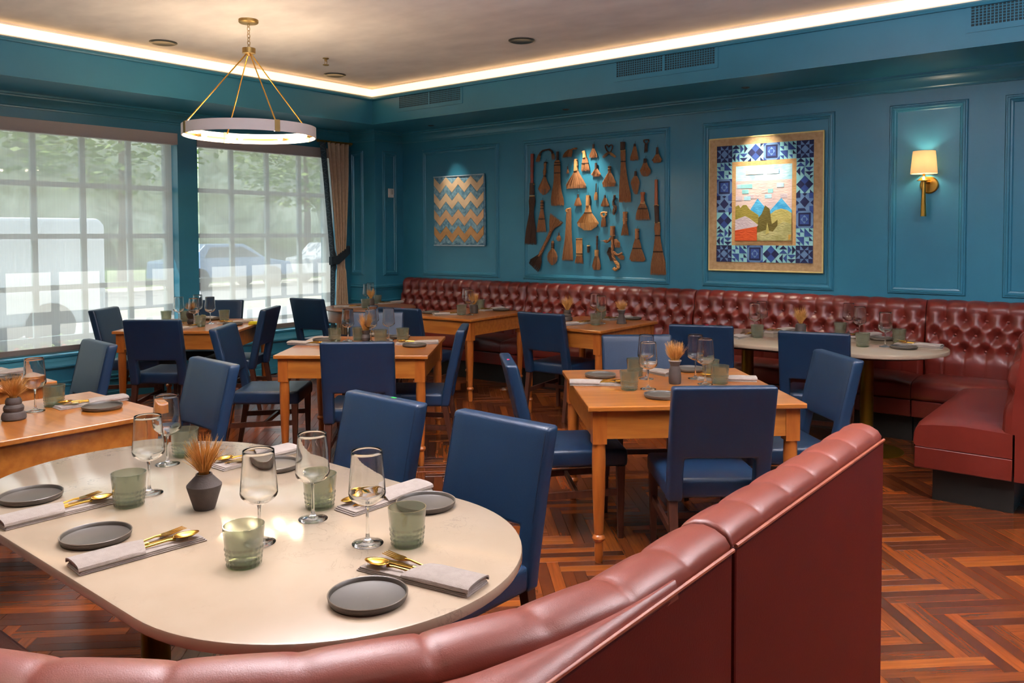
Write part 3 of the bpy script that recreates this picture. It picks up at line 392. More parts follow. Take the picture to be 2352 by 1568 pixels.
# windows
FRM = mat('window_frame_paint', '#8fa4a8', .5)
def window(n, y0, y1, cols, step):
    root = struct(link('window_%d' % n, None, None, (XW-.19, y0, .47)))
    W = y1-y0; Hh = ZH-.47
    MB().box(-.04, .04, 0, .04, 0, Hh).box(-.04, .04, W-.04, W, 0, Hh).box(-.04, .04, .04, W-.04, 0, .05).box(-.04, .04, .04, W-.04, Hh-.05, Hh).obj('window_frame', FRM, root)
    ys = cols; zs = [.60-.47+.005, 1.085-.47, 1.567-.47, 2.055-.47]
    for y in ys: MB().box(-.02, .02, y-y0-.024, y-y0+.024, .05, Hh-.05).obj('muntin', FRM, root)
    for zz in zs: MB().box(-.022, .022, .04, W-.04, zz-.024, zz+.024).obj('muntin', FRM, root)
    yy = [.04]+[y-y0 for y in ys]+[W-.04]; zz = [.05]+zs+[Hh-.05]
    pane = {}
    for a in range(len(yy)-1):
        for b in range(len(zz)-1):
            MB().box(-.002, .002, yy[a]+.003, yy[a+1]-.003, zz[b]+.003, zz[b+1]-.003).obj('pane', PANEM, root)
    return root
window(1, W1[0], W1[1], [1.82, 2.265, 2.71, 3.155, 3.595, 4.045], .44)
window(3, -2.9, 1.06, [-2.46, -2.02, -1.58, -1.14, -.7, -.26, .18, .62], .44)
window(2, W2[0], W2[1], [5.20, 5.66, 6.11], .45)
# roller blinds
def blind(y0, y1, label):
    t = thing('roller_blind', label, 'blind', (XW, y0, .5))
    MB().box(-.075, .035, -.03, y1-y0+.03, 2.0, 2.115).obj('cassette', CASS, t, bevel=.004)
    MB().grid(lambda u, v: (-.022+.002*math.sin(9*u), .012+u*(y1-y0-.024), .05+v*1.96), 60, 2).obj('blind_fabric', BLIND, t)
    MB().box(-.034, -.008, .0, y1-y0, .0, .05).obj('bottom_bar', BBAR, t, bevel=.004)
    return t
blind(1.38, 4.425, 'wide pale roller blind over the left window, daylight glowing through')
MB().grid(lambda u, v: (.168, .03+u*3.9, .08+v*1.96), 8, 2).obj('blind_fabric', BLIND, bpy.data.objects['window_3'])
blind(4.70, 6.50, 'pale roller blind over the second window, left of the curtain')

# ================================================================ OUTSIDE
outg = struct(MB().box(-70, XW-.3, -40, 60, -.3, -.15).obj('ground', mat('pale_paving', '#c9c3b4', .9, c2='#bdb7a8', ns=2)))
struct(MB().box(-25, -19, -40, 60, -.149, -.14).obj('road', mat('asphalt', '#6f7175', .9, c2='#7a7c80', ns=6), outg))
struct(MB().box(-60, -27, -40, 60, -.149, -.135).obj('lawn', mat('lawn_green', '#5d7a35', .9, c2='#6d8a44', ns=3), outg))
struct(MB().box(-16.6, -13.2, -40, 60, -.149, -.138).obj('parking_strip', mat('parking_grey', '#97989a', .9, c2='#a3a4a6', ns=5), outg))
struct(MB().box(XW-.82, XW-.3, -4, YB+2, ZH+.02, ZH+.12).obj('awning', mat('awning_board', '#8b8f8c', .8, c2='#989c99', ns=3)))
LEAF = mat('leaf_green', '#5f7d34', .6, c2='#8fa653', ns=3, rnd=1)
BARK = mat('bark', '#5b4a3a', .9, c2='#6a5846', ns=6)
def tree(x, y, h, r, label, seed):
    rd = random.Random(seed); t = thing('tree', label, 'tree', (x, y, -.15), 0, None)
    MB().tube([(0, 0, 0), (.1, .05, h*.3), (-.05, .1, h*.55), (0, 0, h*.8)], [.2, .16, .12, .05], 8).obj('trunk', BARK, t, smooth=True)
    m = MB()
    for k in range(1500):
        a = rd.random()*6.283; b = math.acos(rd.uniform(-1, 1)); q = r*(.35+.65*rd.random()**.5)
        c = Vector((q*math.sin(b)*math.cos(a), q*math.sin(b)*math.sin(a), h*.68+q*.75*math.cos(b)))
        M = Matrix.Translation(c) @ Matrix.Rotation(rd.random()*6.3, 4, 'Z') @ Matrix.Rotation(rd.random()*3.1, 4, 'X')
        s = rd.uniform(.1, .24); m.add([(-s, 0, 0), (0, -s*.6, 0), (s, 0, 0), (0, s*.6, 0)], [(0, 1, 2, 3)], M)
    m.obj('foliage', LEAF, t)['kind'] = 'stuff'
for k, (x, y, h, r, l) in enumerate(((-29, 6.5, 8.5, 3.8, 'leafy tree across the road, leftmost through the blind'), (-31, 15, 9, 4.0, 'broad leafy tree across the road behind the middle of the left blind'),
        (-33, 25, 8, 3.4, 'leafy tree across the road at the right of the left blind'), (-28, 32, 9, 4.0, 'leafy tree across the road seen through the second blind'), (-40, 12, 11, 5, 'tall tree standing furthest back beyond the lawn'), (-46, 38, 11, 5.5, 'tall tree furthest back behind the second blind'))):
    tree(x, y, h, r, l, k)
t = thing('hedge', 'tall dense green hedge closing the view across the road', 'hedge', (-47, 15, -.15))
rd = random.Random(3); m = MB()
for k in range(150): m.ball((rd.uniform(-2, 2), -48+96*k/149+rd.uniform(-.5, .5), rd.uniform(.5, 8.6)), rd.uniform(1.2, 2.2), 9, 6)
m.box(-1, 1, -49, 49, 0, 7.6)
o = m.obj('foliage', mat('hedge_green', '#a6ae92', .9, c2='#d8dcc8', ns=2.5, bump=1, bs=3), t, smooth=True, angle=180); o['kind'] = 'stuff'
TYRE = mat('tyre', '#1d1d1f', .8); CARG = mat('car_glass', '#3a444a', .1)
def car(x, y, rz, L, Hh, color, label, van=False):
    t = thing('car' if not van else 'van', label, 'car' if not van else 'van', (x, y, -.15), rz)
    cm = mat('car_paint_'+color[1:], color, .3, coat=.5)
    if van: poly = [(-L/2, .35), (-L/2, 1.9), (-L/2+.1, 2.0), (L/2-1.5, 2.0), (L/2-.9, 1.25), (L/2-.05, 1.05), (L/2, .4)]
    else: poly = [(-L/2, .35), (-L/2+.05, .9), (-L/2+.6, .98), (-L/2+1.1, Hh), (L/2-1.9, Hh), (L/2-1.1, .98), (L/2-.1, .82), (L/2, .4)]
    M = Matrix.Rotation(math.pi/2, 4, 'X')
    MB().prism(poly, -.85, .85, M).obj('body', cm, t, bevel=.05, seg=2)
    for sx in (-L/2+.85, L/2-.85):
        for sy in (-.82, .82):
            MB().lathe([(.33, -.1), (.36, -.06), (.36, .06), (.33, .1)], 20, (0, 0, 0), Matrix.Translation((sx, sy, .34)) @ M).obj('wheel', TYRE, t, smooth=True)
    g = [(-L/2+1.05, 1.02), (-L/2+1.25, Hh-.1), (L/2-2.0, Hh-.1), (L/2-1.35, 1.02)] if not van else [(L/2-2.4, 1.25), (L/2-2.4, 1.8), (L/2-1.5, 1.8), (L/2-1.1, 1.25)]
    MB().prism(g, -.862, .862, M).obj('side_window', CARG, t)
car(-14.2, 3.6, -90*D2R, 5.2, 2.0, '#e4e7ea', 'white van parked outside, seen through the left of the wide blind', True)
car(-24.5, 15.2, 90*D2R, 4.4, 1.45, '#6f8fb0', 'blue car parked outside near the pillar between the windows')
car(-24.6, 20.5, 90*D2R, 4.4, 1.45, '#c9ccd0', 'silver car on the road seen through the second blind')
car(-20.8, 22.5, 90*D2R, 4.4, 1.45, '#a03a34', 'red car on the road seen through the right of the second blind')
FLW = mat('red_petals', '#c8553a', .7)
for k, y in enumerate((1.5, 2.25, 3.0, 3.75)):
    rd = random.Random(k+50)
    t = thing('flower_shrub', ('leafy red flowered shrub outside at the left edge of the wide blind', 'leafy red flowered shrub outside, second from the left', 'leafy red flowered shrub outside, third from the left', 'leafy red flowered shrub outside, furthest right of the row')[k], 'shrub', (-9.4, y, -.15), 0)
    m = MB(); q = MB()
    for i in range(420):
        c = Vector((rd.uniform(-.3, .3), rd.uniform(-.34, .34), rd.uniform(.05, .62)))
        M = Matrix.Translation(c) @ Matrix.Rotation(rd.random()*6.3, 4, 'Z') @ Matrix.Rotation(rd.random()*3, 4, 'X'); s = rd.uniform(.025, .06)
        m.add([(-s, 0, 0), (0, -s*.5, 0), (s, 0, 0), (0, s*.5, 0)], [(0, 1, 2, 3)], M)
        if i % 14 == 0: q.ball(tuple(c+Vector((0, 0, .06))), .03, 6, 4)
    m.obj('foliage', LEAF, t)['kind'] = 'stuff'; q.obj('blossom', FLW, t)['kind'] = 'stuff'

# ================================================================ CEILING FIXTURES
TRIMM = mat('downlight_trim', '#55504a', .4, .6); LENS = mat('downlight_lens', '#fff0d8', .3, emit=1.1, ecol='#ffe3b8')
LENS2 = mat('bright_downlight_lens', '#fff4e2', .3, emit=2.2, ecol='#fff0da')
for k, (x, y, l) in enumerate(((-6.88, 3.73, 'round recessed ceiling light left of the chandelier chain'), (-4.43, 5.66, 'brightest round recessed ceiling light near the middle of the ceiling'), (-6.88, 5.61, 'round recessed ceiling light next to the lit corner of the cove'))):
    t = thing('ceiling_light', l, 'ceiling light', (x, y, CEIL))
    MB().lathe([(.085, 0), (.115, 0), (.115, -.006), (.1, -.012), (.085, -.008)], 36).obj('trim_ring', TRIMM, t, smooth=True)
    MB().lathe([(.001, .0), (.086, -.0005), (.086, -.004), (.001, -.003)], 32).obj('lens', LENS2 if k == 1 else LENS, t)
t = thing('sprinkler_head', 'small metal fire sprinkler hanging from the ceiling right of the chandelier', 'sprinkler', (-6.31, 5.04, CEIL))
MB().lathe([(.03, 0), (.03, -.006), (.012, -.012), (.012, -.03)], 16).obj('escutcheon', ABRASS, t, smooth=True)
MB().tube([(-.012, 0, -.03), (-.016, 0, -.05), (0, 0, -.068), (.016, 0, -.05), (.012, 0, -.03)], .003, 6).obj('frame', ABRASS, t)
MB().lathe([(.022, -.07), (.03, -.066), (.03, -.062), (.001, -.06)], 16).obj('deflector', ABRASS, t)
for k, (x, y, l) in enumerate(((-6.7, 6.855, 'tiny soffit spotlight above the zigzag quilt'), (-4.8, 6.855, 'tiny soffit spotlight above the broom display'), (-2.9, 6.84, 'tiny soffit spotlight above the landscape quilt'))):
    t = thing('spotlight', l, 'spotlight', (x, y, ZS))
    MB().lathe([(.022, 0), (.036, 0), (.036, -.004), (.026, -.007), (.022, -.004)], 20).obj('trim_ring', TRIMM, t, smooth=True)
    MB().lathe([(.001, -.0015), (.023, -.001), (.023, -.002), (.001, -.003)], 16).obj('lens', LENS2, t)
    d = bpy.data.lights.new('spot_lamp', 'SPOT'); d.energy = (32, 105, 110)[k]; d.color = (1, .88, .72); d.spot_size = (46, 56, 56)[k]*D2R; d.spot_blend = 1; d.shadow_soft_size = .012
    o = link('spot_lamp', d, None, (x, y, ZS-.015)); tgt = ((-6.56, 7.2, 1.85), (-4.7, 7.2, 1.72), (-2.86, 7.2, 1.72))[k]
    o.rotation_euler = (Vector(tgt)-Vector(o.location)).to_track_quat('-Z', 'Y').to_euler()
# vents in the soffit face
for (x0, x1, l) in ((-6.735, -5.765, 'painted air vent on the soffit near the corner, furthest left'), (-3.935, -2.935, 'painted air vent on the soffit, middle one of three'), (-1.125, -.12, 'painted air vent cut off by the top right corner')):
    t = thing('air_vent', l, 'vent', (x0, YS, 2.93)); W = x1-x0; Hh = .2; g0, g1 = .04, .175; ft = -.006
    mid = W/2
    MB().box(0, W, ft, 0, 0, g0-.0).box(0, W, ft, 0, g1, Hh).box(0, .03, ft, 0, g0, g1).box(W-.03, W, ft, 0, g0, g1).box(mid-.012, mid+.012, ft, 0, g0, g1).obj('frame', TEAL, t)
    MB().box(.03, W-.03, -.0015, -.0005, g0, g1).obj('opening_shade', DARKG, t)  # no opening is cut; dark sheet paints the shade behind the bars
    for (a, b) in ((.03, mid-.012), (mid+.012, W-.03)):
        m = MB(); n = 7
        for i in range(1, n): zz = g0+(g1-g0)*i/n; m.box(a, b, -.005, -.0015, zz-.0022, zz+.0022)
        nv = 20
        for i in range(1, nv): xx = a+(b-a)*i/nv; m.box(xx-.003, xx+.003, -.004, -.0015, g0, g1)
        m.obj('grille', TEAL, t)['kind'] = 'stuff'
# chandelier
t = thing('chandelier', 'ring chandelier with white band and brass rods hanging from a chain', 'chandelier', (-5.66, 3.77, 0))
ZR0, ZR1, RR = 2.338, 2.42, .505
MB().lathe([(.075, CEIL), (.075, CEIL-.02), (.068, CEIL-.026), (.012, CEIL-.028)], 28).obj('canopy', ABRASS, t, smooth=True)
links = 7; z0 = CEIL-.028; z1 = 3.03
for k in range(links):
    zc = z0-(z0-z1)*(k+.5)/links; hl = (z0-z1)/links*.68
    pts = [(.011*math.cos(a), 0, zc+(hl-.011)*(1 if math.sin(a) > 0 else -1)*(.55)+.011*math.sin(a)) for a in [2*math.pi*i/14 for i in range(14)]]
    MB().tube(pts, .0028, 6, Matrix.Rotation(math.pi/2*(k % 2), 4, 'Z'), closed=True).obj('chain_link', ABRASS, t, smooth=True)
MB().lathe([(.01, 3.035), (.05, 3.03), (.05, 2.99), (.02, 2.985), (.012, 2.97), (.001, 2.968)], 28).obj('hub', ABRASS, t, smooth=True, angle=30)
MB().lathe([(RR, ZR0), (RR, ZR1), (RR-.008, ZR1), (RR-.008, ZR0)]+[(RR, ZR0)], 96, cap=False).obj('white_band', FABRIC_W, t, smooth=True, angle=30)
MB().lathe([(RR-.012, ZR0+.03), (RR-.012, ZR0+.042), (RR-.022, ZR0+.042), (RR-.022, ZR0+.03), (RR-.012, ZR0+.03)], 96, cap=False).obj('inner_ring', BRASS, t, smooth=True, angle=30)
BULB = mat('bulb', '#fff0d0', .4, emit=45, ecol='#ffdca8')
for k in range(4):
    a = (38.77+39+90*k)*D2R
    px, py = (RR-.012)*math.cos(a), (RR-.012)*math.sin(a)
    MB().tube([(.02*math.cos(a), .02*math.sin(a), 2.985), (px, py, ZR1-.005)], .0052, 8).obj('rod', BRASS, t, smooth=True)
    a2 = (38.77-50+90*k)*D2R
    M = Matrix.Rotation(a2, 4, 'Z')
    MB().box(RR-.014, RR+.003, -.02, .02, ZR0-.003, ZR1+.003, M).obj('strap', ABRASS, t)
for k in range(8):
    a = (22+45*k)*D2R; M = Matrix.Rotation(a, 4, 'Z') @ Matrix.Translation((RR-.05, 0, ZR0+.035)) @ Matrix.Rotation(-math.pi/2, 4, 'Y')
    MB().lathe([(.012, -.028), (.012, .01), (.009, .012)], 12, (0, 0, 0), M).obj('socket', ABRASS, t, smooth=True)
    MB().lathe([(.008, .01), (.017, .024), (.019, .036), (.012, .052), (.001, .058)], 14, (0, 0, 0), M).obj('bulb', BULB, t, smooth=True)
    d = bpy.data.lights.new('bulb_lamp', 'POINT'); d.energy = 6; d.color = (1, .78, .52); d.shadow_soft_size = .02
    c = Matrix.Translation((-5.66, 3.77, 0)) @ M @ Vector((0, 0, .07)); link('bulb_lamp', d, None, c)
# thermostat on the pier side
t = thing('wall_control', 'white wall control plate on the dark pier beside the curtain', 'switch', (XP, 6.99, 2.085))
MB().box(0, .012, -.044, .044, -.055, .055).obj('plate', WHITEP, t, bevel=.004)
MB().box(.012, .022, -.02, .04, -.022, .045).obj('control_box', mat('white_control', '#c9c4bb', .5), t, bevel=.003)
for k in range(3): MB().box(.022, .0245, .0, .02, -.012+.017*k, -.004+.017*k).obj('button', mat('grey_button', '#8a8782', .5) if k == 0 else MATS['grey_button'], t)
# sconce
t = thing('wall_sconce', 'brass wall sconce with lit cream shade on the right hand panel', 'wall lamp', (-1.535, YB, 1.95))
MB().lathe([(.068, 0), (.068, .012), (.06, .018), (.001, .02)], 36, (0, 0, 0), Matrix.Translation((.02, 0, 0)) @ Matrix.Rotation(math.pi/2, 4, 'X')).obj('back_plate', BRASS, t, smooth=True, angle=30)
MB().tube([(.02, -.015, .02), (0, -.1, .02)], .01, 12).obj('arm', BRASS, t, smooth=True)
MB().lathe([(.021, -.25), (.021, -.243), (.012, .03), (.05, .03), (.047, .034), (.01, .065), (.008, .085)], 28, (0, -.1, 0)).obj('stem', BRASS, t, smooth=True, angle=25)
SH = bpy.data.materials.new('lamp_shade'); SH.use_nodes = True; nt = SH.node_tree; p = nt.nodes['Principled BSDF']
p.inputs['Base Color'].default_value = lin('#f0dcb8'); p.inputs['Roughness'].default_value = .8; tl = N(nt, 'ShaderNodeBsdfTranslucent'); tl.inputs[0].default_value = lin('#fff0d4')
mx = N(nt, 'ShaderNodeMixShader'); mx.inputs[0].default_value = .55; nt.links.new(p.outputs[0], mx.inputs[1]); nt.links.new(tl.outputs[0], mx.inputs[2]); nt.links.new(mx.outputs[0], nt.nodes['Material Output'].inputs[0])
MB().lathe([(.098, .085), (.082, .262), (.08, .262), (.096, .085), (.098, .085)], 40, (0, -.1, 0), cap=False).obj('shade', SH, t, smooth=True, angle=30)
MB().ball((0, -.1, .165), .022, 14, 10).obj('bulb', mat('sconce_bulb', '#fff2d8', .4, emit=6, ecol='#ffd9a0'), t, smooth=True)
d = bpy.data.lights.new('sconce_lamp', 'POINT'); d.energy = 9.0; d.color = (1, .82, .58); d.shadow_soft_size = .03; link('sconce_lamp', d, None, (-1.535, YB-.1, 2.12))

# ================================================================ CURTAIN
t = thing('curtain_rod', 'short brass curtain rod above the right end of the second window', 'curtain rod', (-7.9, 6.18, 2.69))
MB().tube([(0, 0, 0), (0, .52, 0)], .011, 12).obj('rod', BRASS, t, smooth=True)
MB().lathe([(.016, -.012), (.02, 0), (.016, .012)], 14, (0, 0, 0), Matrix.Rotation(math.pi/2, 4, 'X')).obj('finial', BRASS, t, smooth=True)
for k in range(6): MB().lathe([(.016, -.004), (.02, -.004), (.02, .004), (.016, .004), (.016, -.004)], 14, (0, 0, 0), Matrix.Translation((0, .09+.08*k, -.012)) @ Matrix.Rotation(math.pi/2, 4, 'X'), cap=False).obj('ring', BRASS, t)
BEIGE = mat('beige_curtain', '#b39a80', .85, c2='#bba38a', ns=30, bump=.2, bs=300)
def star_mat():
    m = bpy.data.materials.new('starred_dark_fabric'); m.use_nodes = True; nt = m.node_tree; p = nt.nodes['Principled BSDF']; p.inputs['Roughness'].default_value = .9
    tc = N(nt, 'ShaderNodeTexCoord'); sx = N(nt, 'ShaderNodeSeparateXYZ'); nt.links.new(tc.outputs['UV'], sx.inputs[0])
    def fr(sock, o): 
        a = N(nt, 'ShaderNodeMath', operation='FRACT'); nt.links.new(sock, a.inputs[0]); b = N(nt, 'ShaderNodeMath', operation='SUBTRACT'); b.inputs[1].default_value = .5; nt.links.new(a.outputs[0], b.inputs[0]); c = N(nt, 'ShaderNodeMath', operation='ABSOLUTE'); nt.links.new(b.outputs[0], c.inputs[0]); return c.outputs[0]
    U, V = fr(sx.outputs[0], 0), fr(sx.outputs[1], 0)
    d = N(nt, 'ShaderNodeMath', operation='SUBTRACT'); nt.links.new(U, d.inputs[0]); nt.links.new(V, d.inputs[1]); da = N(nt, 'ShaderNodeMath', operation='ABSOLUTE'); nt.links.new(d.outputs[0], da.inputs[0])
    mn = N(nt, 'ShaderNodeMath', operation='MINIMUM'); nt.links.new(U, mn.inputs[0]); nt.links.new(V, mn.inputs[1])
    m2 = N(nt, 'ShaderNodeMath', operation='MINIMUM'); nt.links.new(mn.outputs[0], m2.inputs[0]); nt.links.new(da.outputs[0], m2.inputs[1])
    lt = N(nt, 'ShaderNodeMath', operation='LESS_THAN'); lt.inputs[1].default_value = .035; nt.links.new(m2.outputs[0], lt.inputs[0])
    mx = N(nt, 'ShaderNodeMixRGB'); mx.inputs[1].default_value = lin('#2a3d48'); mx.inputs[2].default_value = lin('#4c6068'); nt.links.new(lt.outputs[0], mx.inputs[0]); nt.links.new(mx.outputs[0], p.inputs['Base Color']); return m
STAR = star_mat()
t = thing('curtain', 'beige pleated curtain with dark starred edge, tied back beside the second window', 'curtain', (-7.9, 6.2, 0))
def lerp(tb, z):
    for (z0, a0), (z1, a1) in zip(tb, tb[1:]):
        if z <= z1: return a0+(a1-a0)*(z-z0)/(z1-z0)
    return tb[-1][1]
LL = [(.02, .135), (.75, .13), (1.15, .135), (1.30, .13), (1.6, .105), (2.2, .05), (2.68, -.005)]
LM = [(.02, .225), (.75, .215), (1.15, .235), (1.30, .235), (1.6, .205), (2.2, .15), (2.68, .105)]
LR = [(.02, .40), (.75, .385), (1.15, .355), (1.30, .35), (1.6, .375), (2.2, .415), (2.68, .43)]
def cur(ta, tb, pl, ph):
    def f(u, v):
        z = .02+v*2.655; a, b = lerp(ta, z), lerp(tb, z)
        am = .03*(.45 if abs(z-1.27) < .1 else 1)
        return (am*math.sin(2*math.pi*pl*u+ph)+.01, a+(b-a)*u, z)
    return f
o = MB().grid(cur(LM, LR, 4.5, .4), 90, 60, True).obj('beige_panel', BEIGE, t, smooth=True, angle=180)
o.modifiers.new('thick', 'SOLIDIFY').thickness = .004
o = MB().grid(cur(LL, LM, .8, 0), 24, 60, True).obj('starred_edge', STAR, t, smooth=True, angle=180)
uv = o.data.uv_layers.new(name='UV')
for lp in o.data.loops:
    c = o.data.vertices[lp.vertex_index].co; i = lp.vertex_index % 25
    uv.data[lp.index].uv = (i/24*1.0, c.z/.105)
o.modifiers.new('thick', 'SOLIDIFY').thickness = .004
m = MB(); m.sweep([(-.05, 0), (-.05, .1), (.008, .1), (.008, 0)], [((.05, .12, 1.21), (1, 0, 0), (0, 0, 1)), ((.055, .23, 1.22), (1, 0, 0), (0, 0, 1)), ((.055, .36, 1.31), (1, 0, 0), (0, 0, 1)), ((.03, .42, 1.34), (1, 0, 0), (0, 0, 1))])
m.obj('tie_back', mat('dark_tie', '#14222b', .85, c2='#1a2a34', ns=20), t, bevel=.006)
t = o = None

# ================================================================ TABLES
def stadium(L, b, n=40):
    return [(L+b*math.cos(a), b*math.sin(a)) for a in [-math.pi/2+math.pi*i/n for i in range(n+1)]]+[(-L+b*math.cos(a), b*math.sin(a)) for a in [math.pi/2+math.pi*i/n for i in range(n+1)]]
def oval_table(x, y, rz, label):
    t = thing('marble_table', label, 'table', (x, y, 0), rz, 'oval stone topped tables')
    MB().prism(stadium(.475, .505), .732, .76).obj('stone_top', MARBLE, t, bevel=.006, seg=2, smooth=True)
    MB().prism(stadium(.46, .42), .71, .732).obj('under_board', DWOOD, t)
    for s in (-1, 1):
        MB().lathe([(.046, .02), (.046, .71)], 32, (s*.45, 0, 0)).obj('pedestal', OLDBRASS, t, smooth=True)
        MB().lathe([(.25, 0), (.25, .005), (.2, .009), (.06, .018), (.046, .03)], 44, (s*.45, 0, 0)).obj('base_plate', OLDBRASS, t, smooth=True)
    return t
oval_table(-2.165, 1.345, -1*D2R, 'long oval cream stone table in the foreground, set for five')
oval_table(-2.15, 6.21, 0, 'long oval cream stone table in front of the right part of the wall banquette')
def square_table(x, y, rz, label, sx=1.05, sy=1.05, wood=None, dz=0):
    t = thing('wooden_table', label, 'table', (x, y, 0), rz, 'maple dining tables')
    a, b = sx/2, sy/2; wd = wood or HONEY
    MB().box(-a, a, -b, b, .735+dz, .76+dz).obj('tabletop', wd, t, bevel=.005)
    i = .025; lw = .034
    for s in (-1, 1):
        MB().box(-a+i+lw*2, a-i-lw*2, s*(b-i)-.012, s*(b-i)+.012, .60+dz, .735+dz).obj('apron', wd, t, loc=(0, -s*.016, 0))
        MB().box(-.012, .012, -b+i+lw*2, b-i-lw*2, .60+dz, .735+dz).obj('apron', wd, t, loc=(s*(a-i-.016), 0, 0))
        for r in (-1, 1):
            cx, cy = s*(a-i-lw), r*(b-i-lw)
            m = MB().box(-lw, lw, -lw, lw, .575, .735+dz)
            m.lathe([(.031, .575), (.033, .5), (.031, .36), (.024, .17), (.021, .135), (.029, .128), (.032, .118), (.028, .108), (.019, .1), (.0215, .06), (.02, .01), (.016, 0)], 20)
            m.obj('leg', HONEYV, t, loc=(cx, cy, 0), smooth=True, angle=35)
    return t
square_table(-2.076, 3.941, 42*D2R, 'square maple table right of centre, turned diagonally, with four chairs')
square_table(-4.605, 4.02, 37*D2R, 'square maple table in the middle of the room with four chairs')
square_table(-6.91, 4.02, 38.5*D2R, 'square maple table by the left window with four chairs')
square_table(-5.49, 6.14, 4*D2R, 'maple table at the left of the wall banquette', .79, .95, dz=.02)
square_table(-4.03, 6.125, 0, 'maple table at the middle of the wall banquette', .84, .95, dz=.02)
square_table(-3.984, 1.465, 0, 'maple table cut by the left edge, behind the oval stone table', .79, .95)
square_table(-5.242, 1.495, 0, 'maple table at the far left edge nearest the window', .79, .95)
t = thing('round_table', 'round brown wood table in the corner by the curtain', 'table', (-7.05, 6.22, 0))
MB().lathe([(.001, .735), (.5, .735), (.51, .742), (.51, .754), (.503, .76), (.001, .76)], 64).obj('tabletop', BROWN, t, smooth=True, angle=30)
MB().lathe([(.47, .61), (.47, .735), (.45, .735), (.45, .61), (.47, .61)], 64, cap=False).obj('apron', BROWN, t, smooth=True, angle=30)
MB().lathe([(.05, .02), (.05, .56), (.16, .62), (.2, .7)], 28).obj('pedestal', DWOOD, t, smooth=True)
MB().lathe([(.26, 0), (.26, .015), (.06, .04)], 36).obj('base_plate', DWOOD, t, smooth=True)

